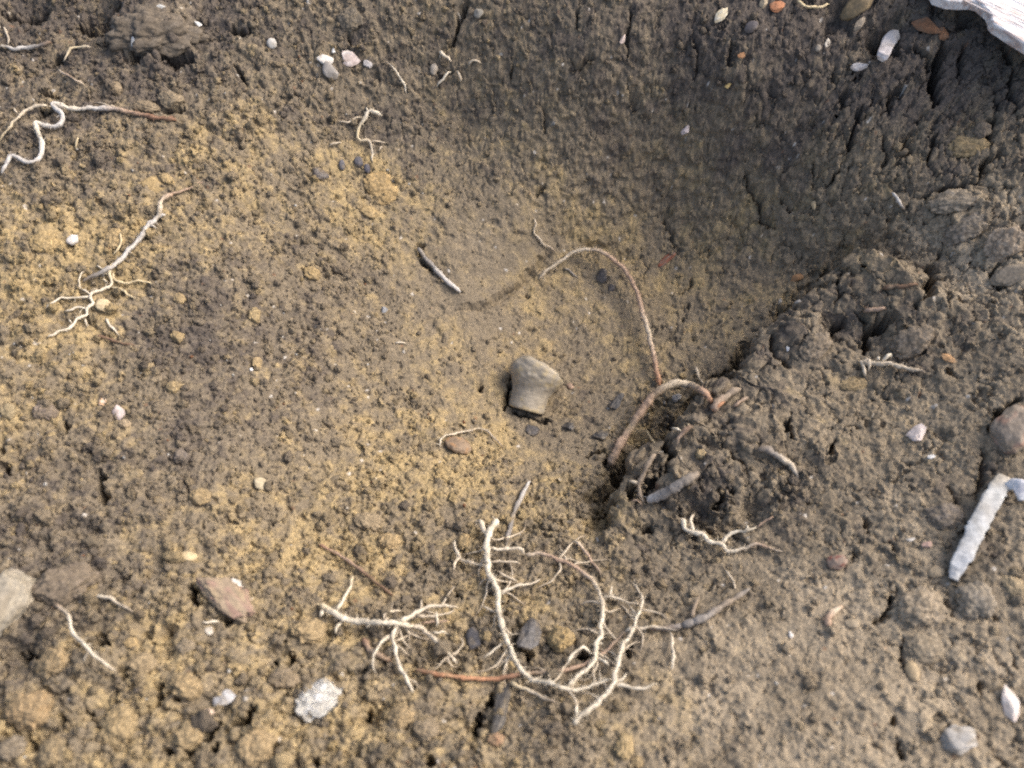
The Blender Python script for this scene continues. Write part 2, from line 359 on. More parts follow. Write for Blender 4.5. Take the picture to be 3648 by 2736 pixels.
HB = H.copy()
CRACKS = [  # frame, polyline, half width in picture px, depth mm
    (2, [(825, 0), (790, 80), (760, 150), (740, 230), (690, 310)], 9, 7),
    (2, [(1870, 60), (1870, 150), (1860, 260), (1855, 380)], 6, 3), (2, [(1530, 60), (1530, 180)], 5, 3), (2, [(1640, 350), (1560, 400), (1500, 440)], 7, 3),
    (2, [(1850, 520), (1870, 600), (1910, 660), (1900, 700)], 7, 3), (2, [(1285, 650), (1320, 740), (1325, 860)], 5, 2.5), (2, [(1110, 420), (1105, 500)], 5, 3),
    (2, [(2125, 1330), (2100, 1450), (2140, 1520), (2150, 1600)], 6, 2.5), (2, [(1310, 1200), (1270, 1270)], 5, 2), (2, [(500, 1590), (515, 1659)], 9, 4), (2, [(40, 200), (60, 280)], 9, 4),
    (3, [(1690, 270), (1665, 380), (1655, 480), (1640, 560), (1630, 680)], 17, 13), (3, [(1490, 270), (1560, 350), (1640, 400)], 9, 6), (3, [(1240, 230), (1300, 200), (1360, 200)], 17, 10), (3, [(1390, 290), (1395, 330)], 13, 6),
    (3, [(1165, 690), (1140, 760), (1110, 840), (1085, 960)], 9, 6), (3, [(1450, 575), (1370, 590), (1340, 620), (1355, 720)], 8, 5), (3, [(1040, 590), (1045, 680)], 7, 4), (3, [(1225, 620), (1235, 700)], 4, 2),
    (3, [(1830, 270), (1810, 380), (1790, 480)], 8, 5), (3, [(2080, 280), (2110, 330), (2140, 400)], 12, 6), (3, [(2150, 430), (2130, 520), (2120, 560), (2130, 640), (2170, 680), (2170, 760)], 9, 6),
    (3, [(2030, 580), (2050, 690)], 8, 5), (3, [(1430, 920), (1460, 950), (1490, 990)], 10, 5), (3, [(2030, 770), (1980, 820), (1985, 860), (1950, 910), (1925, 970)], 14, 8), (3, [(2060, 1000), (2000, 1030), (1940, 1060), (1930, 1150)], 10, 6),
    (3, [(1930, 1170), (1800, 1210), (1690, 1225), (1600, 1255), (1520, 1290)], 8, 6), (3, [(1300, 860), (1310, 940), (1330, 1010), (1320, 1050), (1270, 1100)], 6, 4), (3, [(410, 1100), (440, 1200), (500, 1300), (530, 1420), (600, 1480)], 6, 4),
    (3, [(640, 1270), (700, 1340)], 5, 3), (3, [(1020, 1100), (960, 1165)], 8, 4), (3, [(850, 1060), (855, 1200)], 5, 3), (3, [(310, 270), (312, 340), (305, 430)], 6, 4), (3, [(65, 230), (95, 330), (90, 460)], 5, 3), (3, [(650, 1130), (700, 1060)], 6, 3),
    (3, [(550, 560), (600, 620)], 5, 3), (3, [(480, 750), (490, 820)], 4, 2), (3, [(980, 430), (985, 520)], 6, 3), (3, [(1650, 850), (1620, 960), (1600, 1060)], 6, 4), (3, [(1840, 1310), (1860, 1370)], 6, 4), (3, [(1700, 1600), (1640, 1659)], 9, 6),
    (6, [(1600, 60), (1640, 150), (1620, 220), (1590, 270)], 12, 8), (6, [(1560, 290), (1520, 360)], 8, 5), (6, [(1110, 190), (1120, 280), (1130, 330), (1080, 380)], 7, 4), (6, [(1400, 395), (1330, 430), (1290, 470), (1230, 540), (1200, 630)], 15, 9),
    (6, [(1020, 560), (1070, 500), (1120, 440)], 11, 8), (6, [(1180, 400), (1260, 420)], 9, 6), (6, [(690, 600), (690, 660), (740, 730), (780, 760)], 7, 4), (6, [(2060, 50), (2010, 100), (2040, 170), (2110, 190)], 8, 5),
    (6, [(2212, 920), (2110, 975), (2050, 1040), (1990, 1130)], 12, 8), (6, [(740, 1060), (710, 1150), (720, 1200), (750, 1220)], 5, 3), (6, [(1010, 1180), (960, 1240), (950, 1290)], 7, 4), (6, [(350, 1300), (400, 1360), (440, 1440)], 7, 4),
    (6, [(1950, 1250), (1955, 1330), (1950, 1450), (1890, 1590)], 6, 4), (6, [(800, 1640), (830, 1600)], 7, 4), (6, [(1720, 740), (1790, 790)], 6, 4), (6, [(1720, 1500), (1790, 1600)], 5, 3), (6, [(0, 250), (60, 180), (70, 150)], 4, 2), (6, [(0, 430), (50, 300)], 3, 2),
    ('Q', [(975, 690), (930, 800), (920, 900), (930, 1060)], 17, 13), ('Q', [(580, 1290), (640, 1250), (760, 1190), (920, 1100)], 15, 9), ('Q', [(1420, 930), (1470, 1010), (1540, 1110)], 8, 6), ('Q', [(1330, 1210), (1380, 1240), (1430, 1200)], 8, 5),
    ('Q', [(1290, 1240), (1290, 1310), (1230, 1360)], 11, 7), ('Q', [(660, 1590), (720, 1560)], 10, 6), ('Q', [(1150, 1570), (1180, 1580)], 9, 5), ('Q', [(1400, 1560), (1500, 1520)], 9, 5), ('Q', [(1910, 640), (1890, 740), (1920, 780)], 8, 5), ('Q', [(250, 1000), (290, 900)], 7, 4),
    (9, [(1185, 35), (1180, 90), (1215, 155)], 7, 5), (9, [(1100, 180), (1105, 330)], 7, 4), (9, [(1320, 180), (1370, 250)], 7, 5), (9, [(1360, 560), (1340, 620), (1300, 680), (1250, 700)], 9, 6), (9, [(1440, 810), (1420, 890), (1450, 1000)], 7, 5),
    (9, [(1720, 590), (1770, 690)], 8, 5), (9, [(1945, 1090), (1920, 1190)], 9, 6), (9, [(1390, 1450), (1410, 1540), (1450, 1600)], 8, 5), (9, [(2120, 880), (2170, 1010)], 7, 5), (9, [(1370, 1330), (1360, 1390)], 8, 5), (9, [(2040, 710), (2000, 640)], 6, 4), (9, [(530, 1150), (540, 1180)], 6, 4),
    (4, [(640, 1400), (650, 1480), (665, 1585)], 13, 8), (4, [(410, 1050), (420, 1130)], 9, 6), (4, [(20, 1370), (90, 1410)], 12, 6), (4, [(0, 1240), (30, 1260)], 8, 4),
    (7, [(1170, 1620), (1230, 1560), (1330, 1450), (1420, 1380)], 12, 8), (7, [(1500, 1420), (1580, 1390), (1640, 1330), (1640, 1260)], 18, 11), (7, [(800, 1080), (830, 1000)], 10, 6), (7, [(1060, 1100), (1030, 1170), (1010, 1240)], 12, 8), (7, [(700, 790), (650, 860)], 18, 9),
    (7, [(400, 1320), (420, 1380)], 9, 6), (7, [(550, 1280), (570, 1360)], 9, 6), (7, [(600, 1360), (660, 1420)], 9, 6), (7, [(200, 500), (280, 390)], 18, 10), (7, [(1240, 470), (1240, 560), (1290, 600)], 13, 8), (7, [(1080, 1540), (1110, 1560)], 12, 8), (7, [(1370, 1560), (1430, 1500)], 12, 7),
    (7, [(2030, 1600), (2060, 1659)], 10, 6), (7, [(1430, 690), (1480, 720)], 10, 6), (7, [(1130, 1210), (1190, 1260)], 10, 6), (7, [(1860, 980), (1900, 940)], 12, 7), (7, [(1790, 1000), (1800, 950)], 10, 6), (7, [(190, 1480), (220, 1560)], 9, 5), (7, [(90, 900), (230, 940)], 16, 7),
    (8, [(900, 1310), (880, 1400), (860, 1500)], 12, 7), (8, [(150, 1290), (190, 1340)], 16, 7), (8, [(940, 1280), (970, 1180)], 14, 7), (8, [(1010, 1520), (1050, 1470)], 12, 7), (8, [(560, 1640), (590, 1600)], 11, 6), (8, [(1520, 930), (1590, 920), (1610, 960)], 17, 8), (8, [(1850, 960), (1870, 860)], 10, 6), (8, [(1180, 880), (1230, 960)], 13, 7), (8, [(430, 960), (390, 1000)], 8, 4), (8, [(720, 540), (770, 560)], 9, 5),
    (1, [(360, 370), (385, 410)], 24, 10), (1, [(500, 130), (600, 160), (700, 90), (800, 40)], 20, 9), (1, [(240, 760), (320, 740)], 16, 8), (1, [(260, 600), (350, 620)], 9, 5), (1, [(1540, 440), (1610, 550)], 7, 4), (1, [(870, 400), (1000, 380), (1250, 400)], 24, 7), (1, [(1480, 200), (1620, 215)], 12, 6), (1, [(1040, 720), (1200, 720)], 9, 4), (1, [(480, 1020), (500, 980)], 9, 5), (1, [(0, 50), (200, 60), (300, 40)], 20, 7),
    (5, [(520, 20), (545, 60), (590, 110)], 9, 5), (5, [(890, 880), (915, 850)], 8, 4), (5, [(1090, 780), (1080, 900), (1065, 990)], 6, 5), (5, [(1090, 1000), (1180, 1030), (1280, 1050), (1370, 1060)], 8, 4), (5, [(1180, 230), (1210, 260)], 4, 2), (5, [(1580, 1290), (1700, 1260)], 7, 4),
]
def slice_for(pts, m):
    i0, i1 = np.searchsorted(XS, [pts[:, 0].min() - m, pts[:, 0].max() + m])
    j0, j1 = np.searchsorted(YS, [pts[:, 1].min() - m, pts[:, 1].max() + m])
    return slice(max(j0, 0), j1 + 1), slice(max(i0, 0), i1 + 1)
CUT = np.zeros_like(X)
for f, pl, hw, dep in CRACKS:
    q, t = march(P(f, pl), HB)
    wpt = q[:, :2]
    hwm = hw * t.mean() / 3648.0 * 1.6
    sl = slice_for(wpt, hwm * 4 + 0.002)
    if X[sl].size == 0: continue
    d, par, _ = seg_dist(X[sl] + 0.75 * wx[sl], Y[sl] + 0.75 * wy[sl], wpt)
    wob = 0.75 + 0.55 * perlin(X[sl] / 0.0021, Y[sl] / 0.0021, 90)
    taper = np.clip(np.minimum(par, 1 - par) * 5 + 0.45, 0, 1)
    hh = np.maximum(hwm * wob * taper, 1e-5)
    CUT[sl] = np.maximum(CUT[sl], 1.5 * dep * 1e-3 * sstep(1.1, 0.45, d / hh))
    # the lips of a crack are drawn down a little
    DZ[sl] -= 0.0004 * np.exp(-(d / (hwm * 2.2)) ** 2)
PITS = [  # frame, x, y, radius px, depth mm
    ('Q', 640, 660, 260, 5), ('Q', 640, 830, 200, 6), ('Q', 430, 1000, 120, 5), ('Q', 900, 580, 230, 6), ('Q', 440, 1260, 150, 6), ('Q', 1560, 1400, 160, 6), ('Q', 1100, 1450, 130, 6), ('Q', 700, 1260, 120, 6), ('Q', 1350, 1530, 110, 5),
    ('Q', 300, 1450, 150, 6), (8, 1600, 940, 60, 5), (8, 180, 1320, 90, 6), (6, 1090, 510, 110, 6), (6, 1290, 500, 100, 6), (3, 1300, 230, 120, 8), (3, 1000, 90, 120, 7), (1, 620, 120, 160, 7), (1, 150, 40, 200, 6), (3, 1850, 100, 80, 7), (7, 80, 940, 160, 7), (7, 1080, 780, 50, 6), (4, 1990, 470, 50, 4), (5, 1230, 1050, 220, 2.5)]
for f, a, b, r, dep in PITS:
    q, t = march(P(f, [(a, b)]), HB)
    rr = r * FRAMES[f][2] * t[0] / 3648.0
    sl = slice_for(q[:, :2], rr * 2)
    d = np.hypot(XW[sl] - q[0, 0], YW[sl] - q[0, 1]) / rr
    DZ[sl] -= dep * 1e-3 * np.exp(-(d * 1.15) ** 2.4)
# ragged soil mass round the root joint
for f, a, b, r, dep in [('Q', 1250, 520, 160, 5), ('Q', 1150, 780, 190, 4), ('Q', 760, 900, 90, 6), ('Q', 620, 1050, 90, 5), ('Q', 1000, 1250, 120, 2), ('Q', 1650, 760, 230, 3), (6, 1500, 560, 110, 4), (6, 850, 560, 150, 3), (1, 1000, 200, 330, 8), (3, 1850, 1380, 150, 3.5), (3, 2100, 1560, 120, 3), ('Z', 960, 1600, 300, 1.6), ('Z', 520, 1450, 200, 1.0)]:
    q, t = march(P(f, [(a, b)]), HB)
    rr = r * FRAMES[f][2] * t[0] / 3648.0
    sl = slice_for(q[:, :2], rr * 2)
    d = np.hypot(XW[sl] + wx[sl] - q[0, 0], YW[sl] + wy[sl] - q[0, 1]) / rr
    DZ[sl] += dep * 1e-3 * sstep(1.1, 0.5, d)
fade = 1 - sstep(0.01, 0.08, edge)
H = HB + DZ * fade - CUT * fade

gyv, gxv = np.gradient(H, YS, XS)
gxv = boxblur0(gxv); gyv = boxblur0(gyv)
slope = np.hypot(gxv, gyv) + 1e-9
steep = sstep(0.55, 1.6, slope) * fade
hn = np.zeros_like(H); ms = steep > 0.02
xs_, ys_, zs_ = X[ms], Y[ms], H[ms]
hn[ms] = steep[ms] * (0.0012 * perlin3(xs_ / .0052, ys_ / .0052, zs_ / .0052, 500) + 0.0010 * perlin3(xs_ / .0023, ys_ / .0023, zs_ / .0023, 510) + 0.0007 * perlin3(xs_ / .0011, ys_ / .0011, zs_ / .0011, 520))
XD = X - gxv / slope * hn + OVX; YD = Y - gyv / slope * hn + OVY

# a smoothed, slightly raised copy of the surface for things that lie across its bumps
mean = boxblur(H + CUT, 5); dev = np.sqrt(np.maximum(boxblur((H + CUT) ** 2, 5) - mean ** 2, 0))
HS = mean + 0.55 * np.minimum(dev, 0.0025)
X0 = X + glx / gl * 0.0085; Y0 = Y + gly / gl * 0.0085         # the lip leans over the pit: follow it
for _ in range(6):
    ox_ = bil(XS, YS, OVX, X0, Y0); oy_ = bil(XS, YS, OVY, X0, Y0); X0 = X - ox_; Y0 = Y - oy_
HS = np.maximum(HS, np.where(np.hypot(ox_, oy_) > 1e-5, bil(XS, YS, HS, X0, Y0), HS))

# ------------------------------------------------------------------ what the earth is made of (its own colour, plus shade painted on the far bank)
TYPES = [(150, 600, 0.75, 0, 0.1), (350, 450, 0.62, 0.1, 0), (100, 850, 0.62, 0.05, 0.1), (300, 900, 0.4, 0.4, 0), (550, 430, 0.55, 0.1, 0), (700, 600, 0.42, 0.4, 0), (800, 410, 0.72, 0, 0), (500, 650, 0.35, 0.52, 0), (450, 730, 0.25, 0.6, 0), (700, 800, 0.38, 0.42, 0), (150, 1000, 0.42, 0.4, 0.1), (600, 1050, 0.5, 0.15, 0.1), (900, 1050, 0.7, 0, 0.1), (1000, 980, 0.68, 0, 0.1), (1150, 650, 0.55, 0, 0.05), (1300, 680, 0.5, 0.05, 0), (1150, 760, 0.5, 0.05, 0.05), (1260, 900, 0.35, 0.35, 0), (1500, 650, 0.48, 0.08, 0), (1300, 520, 0.58, 0, 0), (1450, 480, 0.52, 0.1, 0), (1060, 560, 0.35, 0, 0.22), (850, 250, 0.25, 0.54, 0), (700, 100, 0.3, 0.37, 0), (330, 60, 0.05, 0.72, 0.1), (80, 60, 0.3, 0.62, 0), (150, 250, 0.3, 0.52, 0), (300, 320, 0.45, 0.37, 0), (1000, 150, 0.37, 0.42, 0), (1000, 320, 0.4, 0.35, 0), (1300, 150, 0.32, 0.56, 0), (1400, 300, 0.42, 0.45, 0), (1200, 400, 0.5, 0.15, 0), (1500, 80, 0.1, 0.75, 0), (1300, 300, 0.38, 0.48, 0), (1700, 120, 0, 0.9, 0), (1700, 300, 0.3, 0.62, 0), (1600, 450, 0.52, 0.1, 0), (1600, 300, 0.34, 0.5, 0), (2000, 180, 0, 0.85, 0), (2000, 330, 0.34, 0.5, 0), (2100, 300, 0.32, 0.5, 0), (1850, 450, 0.46, 0.18, 0), (1750, 600, 0.4, 0.15, 0), (2050, 450, 0.15, 0.2, 0.4), (2150, 550, 0.12, 0.15, 0.5), (1870, 620, 0.28, 0.25, 0.1), (1850, 740, 0.1, 0.4, 0.2), (1780, 740, 0.1, 0.5, 0.2), (1970, 730, 0.1, 0.45, 0.15), (2000, 900, 0.2, 0.15, 0.3), (1850, 850, 0.4, 0.1, 0.2), (1550, 950, 0.08, 0.42, 0.15), (1650, 880, 0.1, 0.35, 0.2), (1430, 930, 0.5, 0.2, 0), (1600, 1150, 0.15, 0.3, 0.15), (1560, 1080, 0.05, 0.5, 0.1), (1600, 1230, 0.2, 0.15, 0.25), (1800, 1300, 0.12, 0.08, 0.5), (2100, 1400, 0.18, 0.1, 0.5), (2020, 1110, 0.1, 0.35, 0.3), (2000, 1600, 0.22, 0.1, 0.5), (1600, 1500, 0.18, 0.15, 0.45), (1400, 1550, 0.4, 0.1, 0.3), (1300, 1400, 0.35, 0.2, 0.2), (1100, 1300, 0.45, 0.2, 0.1), (900, 1450, 0.5, 0.15, 0.15), (600, 1550, 0.6, 0, 0.2), (200, 1580, 0.6, 0.05, 0.2), (100, 1250, 0.25, 0.5, 0), (140, 1260, 0.15, 0.6, 0.1), (450, 1180, 0.6, 0.05, 0.15), (700, 1150, 0.66, 0, 0.15), (250, 1400, 0.55, 0.1, 0.15), (1250, 1100, 0.55, 0.05, 0.1), (1000, 1200, 0.5, 0.2, 0.1), (900, 800, 0.5, 0.1, 0.05), (780, 950, 0.62, 0.05, 0.1), (560, 900, 0.35, 0.48, 0), (380, 1000, 0.3, 0.5, 0)]  # x, y, ochre, dark humus with the far bank's shade painted in, pale dry
OC, DK, PL = idw(TYPES, 2.2)
v1 = fbm(XN, YN, 0.020, 4, 300, 0.62); v2 = fbm(XN, YN, 0.0055, 3, 310, 0.6); v3 = fbm(XN, YN, 0.018, 4, 320, 0.6); v4 = fbm(XN, YN, 0.0016, 2, 330)
rc = 0.42 * (id9 - .5) * CO + 0.62 * (id4 - .5) * (0.25 + .75 * LO) + 0.50 * (id2 - .5) * (0.3 + .7 * LO) + 0.25 * (id1 - .5)
o = sstep(0.30, 1.00, OC + 0.26 * v1 + 0.20 * v2 + 0.62 * rc + 0.05 * v4)
k = sstep(0.22, 0.86, DK + 0.26 * v3 + 0.20 * v2 - 0.55 * rc + 0.06 * v4)
p = sstep(0.12, 0.72, PL + 0.15 * v1 - 0.15 * v3 + 0.25 * rc)
A_MID = np.array([0.186, 0.152, 0.108]); A_OC = np.array([0.328, 0.248, 0.130]); A_DK = np.array([0.086, 0.073, 0.065]); A_PL = np.array([0.325, 0.266, 0.190])
def soil_colour(o, k, p, r):
    c = A_MID + (A_PL - A_MID) * p[..., None]
    c = c + (A_OC - c) * (o * (1 - 0.35 * p))[..., None]
    c = c + (A_DK - c) * (k * 0.85)[..., None]
    return c * (1.0 + 0.38 * r)[..., None]
COL = soil_colour(o, k, p, rc * 0.9 + 0.16 * v4 + 0.10 * v2)
# stray specks: pale quartz and brick-red grit, one crumb here and there
wsp = (id1 > 0.994) & (d1 > 0.0001); rsp = (id1 < 0.003) & (d1 > 0.0001)
COL[wsp] = COL[wsp] * 0.4 + np.array([0.36, 0.34, 0.31]); COL[rsp] = COL[rsp] * 0.5 + np.array([0.11, 0.055, 0.03])
COL = np.clip(COL, 0.02, 0.8)

# ------------------------------------------------------------------ materials
def soil_mat(name, attr_type='GEOMETRY', rough=0.95, spec=0.18, nscale=1500, amt=0.42, bump=0.5, bscale=1500, dist=0.0007):
    m = bpy.data.materials.new(name); m.use_nodes = True
    t = m.node_tree; b = t.nodes['Principled BSDF']; N = t.nodes.new; L = t.links.new
    a = N('ShaderNodeAttribute'); a.attribute_name = 'col'; a.attribute_type = attr_type
    tc = N('ShaderNodeTexCoord')
    n1 = N('ShaderNodeTexNoise'); n1.inputs['Scale'].default_value = nscale; n1.inputs['Detail'].default_value = 4; n1.inputs['Roughness'].default_value = 0.65
    L(tc.outputs['Object'], n1.inputs['Vector'])
    mr = N('ShaderNodeMapRange'); mr.inputs[1].default_value = 0.3; mr.inputs[2].default_value = 0.7; mr.inputs[3].default_value = 1 - amt; mr.inputs[4].default_value = 1 + amt
    L(n1.outputs['Fac'], mr.inputs[0])
    mx = N('ShaderNodeVectorMath'); mx.operation = 'SCALE'
    L(a.outputs['Color'], mx.inputs[0]); L(mr.outputs[0], mx.inputs['Scale'])
    L(mx.outputs[0], b.inputs['Base Color'])
    n2 = N('ShaderNodeTexNoise'); n2.inputs['Scale'].default_value = bscale; n2.inputs['Detail'].default_value = 3
    L(tc.outputs['Object'], n2.inputs['Vector'])
    bp = N('ShaderNodeBump'); bp.inputs['Strength'].default_value = bump; bp.inputs['Distance'].default_value = dist
    L(n2.outputs['Fac'], bp.inputs['Height']); L(bp.outputs[0], b.inputs['Normal'])
    b.inputs['Roughness'].default_value = rough
    b.inputs['Specular IOR Level'].default_value = spec
    return m
M_SOIL = soil_mat('soil')
M_CRUMB = soil_mat('soil_crumb', 'INSTANCER', nscale=900, amt=0.3)
M_CLOD = soil_mat('soil_clod', nscale=900, amt=0.35, bump=0.4, bscale=1500)
M_ROOT = soil_mat('root_bark', rough=0.7, spec=0.3, nscale=900, amt=0.28, bump=0.35, bscale=1400, dist=0.0004)
M_STONE = soil_mat('stone', rough=0.75, spec=0.4, nscale=520, amt=0.22, bump=0.25, bscale=900)
M_CHAR = soil_mat('charcoal', rough=0.55, spec=0.5, nscale=600, amt=0.5, bump=0.6, bscale=900)
M_CLAY = soil_mat('worn_clay', rough=0.62, spec=0.42, nscale=300, amt=0.16, bump=0.22, bscale=650, dist=0.0005)

def mesh_obj(name, verts, faces, mat, cols=None, parent=None, smooth=True):
    me = bpy.data.meshes.new(name)
    me.from_pydata([tuple(map(float, v)) for v in verts], [], faces)
    if smooth: me.polygons.foreach_set('use_smooth', [True] * len(me.polygons))
    if cols is not None:
        at = me.attributes.new('col', 'FLOAT_COLOR', 'POINT')
        c = np.ones((len(verts), 4), np.float32); c[:, :3] = cols
        at.data.foreach_set('color', c.ravel())
    me.materials.append(mat)
    ob = bpy.data.objects.new(name, me); C.objects.link(ob)
    if parent is not None: ob.parent = parent
    return ob

def tag(o, label, cat, group=None):
    o['label'] = label; o['category'] = cat
    if group: o['group'] = group
    return o

# ------------------------------------------------------------------ the ground
ny, nx = X.shape
me = bpy.data.meshes.new('ground')
me.vertices.add(nx * ny)
me.vertices.foreach_set('co', np.stack([XD, YD, H], -1).astype(np.float32).ravel())
idx = np.arange(nx * ny).reshape(ny, nx)
quads = np.stack([idx[:-1, :-1], idx[:-1, 1:], idx[1:, 1:], idx[1:, :-1]], -1).reshape(-1, 4)
nq = len(quads)
me.loops.add(nq * 4); me.polygons.add(nq)
me.loops.foreach_set('vertex_index', quads.ravel().astype(np.int32))
me.polygons.foreach_set('loop_start', np.arange(0, nq * 4, 4, dtype=np.int32))
me.polygons.foreach_set('loop_total', np.full(nq, 4, np.int32))
me.polygons.foreach_set('use_smooth', np.ones(nq, bool))
at = me.attributes.new('col', 'FLOAT_COLOR', 'POINT')
at.data.foreach_set('color', np.concatenate([COL, np.ones(COL.shape[:2] + (1,))], -1).astype(np.float32).ravel())
me.materials.append(M_SOIL)
me.update(calc_edges=True)
ground = bpy.data.objects.new('ground', me); C.objects.link(ground)
ground['kind'] = 'structure'
ground['label'] = 'ochre and grey brown earth of the dug pit with cracked banks'

def ground_col(x, y):
    i = np.clip(np.searchsorted(XS, x), 0, nx - 1); j = np.clip(np.searchsorted(YS, y), 0, ny - 1)
    return COL[j, i]

# ------------------------------------------------------------------ loose crumbs lying on it
def lumpy(subdiv, seed, amp, freq, flat=1.0):
    bm = bmesh.new(); bmesh.ops.create_icosphere(bm, subdivisions=subdiv, radius=1.0)
    off = Vector((seed * 3.1, seed * 1.7, seed * 0.9))
    for v in bm.verts:
        n_ = v.co.normalized()
        v.co = n_ * (1 + amp * mnoise.noise(n_ * freq + off) + amp * 0.6 * mnoise.noise(n_ * freq * 2.3 + off))
        v.co.z *= flat
    return bm
pool = bpy.data.collections.new('crumb_shapes')
for s_ in range(8):
    bm = lumpy(3, s_ + 1, 0.60, 1.7, 0.8)
    for v in bm.verts: v.co *= 1 + 0.30 * mnoise.noise(v.co * 4.5 + Vector((s_, 0, 5))) ; v.co.x *= 0.8 + 0.05 * s_
    mm = bpy.data.meshes.new('crumb'); bm.to_mesh(mm); bm.free()
    mm.polygons.foreach_set('use_smooth', [True] * len(mm.polygons)); mm.materials.append(M_CRUMB)
    pool.objects.link(bpy.data.objects.new('crumb', mm))

NC = 80000
px_ = RNG.uniform(-0.225, 0.225, NC); py_ = RNG.uniform(-0.165, 0.18, NC)
ii = np.clip(np.searchsorted(XS, px_), 0, nx - 1); jj = np.clip(np.searchsorted(YS, py_), 0, ny - 1)
lo = LO[jj, ii]; co_ = CO[jj, ii]
keep = RNG.random(NC) < np.clip(0.02 + 0.98 * lo ** 1.4 * dust[jj, ii], 0, 1)
px_, py_, lo, co_, ii, jj = [a[keep] for a in (px_, py_, lo, co_, ii, jj)]
nc = len(px_)
uu = RNG.random(nc)
size = 0.00032 * (1 - uu * (1 - (0.00032 / 0.0034) ** 2.3)) ** (-1 / 2.3)
size = np.minimum(size, (0.0009 + 0.0026 * np.clip(co_ + 0.15 * lo, 0, 1)))
pz_ = bil(XS, YS, H, px_, py_) + size * RNG.uniform(-0.35, 0.35, nc)
r_ = RNG.normal(0, 1, nc)
oc = np.clip(o[jj, ii] + (.12 + .18 * lo) * r_, 0, 1); dk = np.clip(k[jj, ii] + (.08 + .18 * lo) * RNG.normal(0, 1, nc), 0, 1)
cc = soil_colour(oc, dk, np.clip(p[jj, ii] + 0.1 * r_, 0, 1), RNG.normal(0, 0.22, nc))
q = RNG.random(nc); mi = size < 0.0007; cc[(q > 0.993) & mi] = (0.42, 0.40, 0.36); cc[(q < 0.003) & mi] = (0.20, 0.10, 0.055)
me = bpy.data.meshes.new('soil_crumbs')
me.from_pydata(np.stack([px_, py_, pz_], -1).tolist(), [], [])
a_ = me.attributes.new('size', 'FLOAT', 'POINT'); a_.data.foreach_set('value', size.astype(np.float32))
a_ = me.attributes.new('rot', 'FLOAT_VECTOR', 'POINT'); a_.data.foreach_set('vector', RNG.uniform(0, 6.28, (nc, 3)).astype(np.float32).ravel())
a_ = me.attributes.new('pick', 'INT', 'POINT'); a_.data.foreach_set('value', RNG.integers(0, 8, nc).astype(np.int32))
a_ = me.attributes.new('col', 'FLOAT_COLOR', 'POINT'); a_.data.foreach_set('color', np.c_[np.clip(cc, .02, .8), np.ones(nc)].astype(np.float32).ravel())
crumbs = bpy.data.objects.new('soil_crumbs', me); C.objects.link(crumbs)
crumbs['kind'] = 'stuff'
crumbs['label'] = 'loose crumbs of ochre and brown earth strewn over the pit'
ng = bpy.data.node_groups.new('scatter_crumbs', 'GeometryNodeTree')
ng.interface.new_socket('Geometry', in_out='INPUT', socket_type='NodeSocketGeometry')
ng.interface.new_socket('Geometry', in_out='OUTPUT', socket_type='NodeSocketGeometry')
N = ng.nodes.new; L = ng.links.new
gi = N('NodeGroupInput'); go = N('NodeGroupOutput'); ci = N('GeometryNodeCollectionInfo'); ip = N('GeometryNodeInstanceOnPoints')
ci.inputs['Collection'].default_value = pool; ci.inputs['Separate Children'].default_value = True; ci.inputs['Reset Children'].default_value = True
def named(nm, ty):
    q_ = N('GeometryNodeInputNamedAttribute'); q_.data_type = ty; q_.inputs['Name'].default_value = nm; return q_
ip.inputs['Pick Instance'].default_value = True
L(gi.outputs[0], ip.inputs['Points']); L(ci.outputs[0], ip.inputs['Instance'])
L(named('pick', 'INT').outputs['Attribute'], ip.inputs['Instance Index'])
L(named('rot', 'FLOAT_VECTOR').outputs['Attribute'], ip.inputs['Rotation'])
L(named('size', 'FLOAT').outputs['Attribute'], ip.inputs['Scale'])
L(ip.outputs[0], go.inputs[0])
crumbs.modifiers.new('scatter', 'NODES').node_group = ng

# ------------------------------------------------------------------ builders: roots, clods, chips
C_WHITE = (0.62, 0.55, 0.43); C_PALE = (0.52, 0.44, 0.33); C_GREYW = (0.50, 0.47, 0.43); C_PINK = (0.37, 0.26, 0.185); C_RED = (0.22, 0.125, 0.08)
C_BROWN = (0.17, 0.105, 0.066); C_ORANGE = (0.37, 0.19, 0.105); C_GREY = (0.22, 0.20, 0.18); C_YEL = (0.55, 0.45, 0.28); C_DRAB = (0.24, 0.19, 0.14)

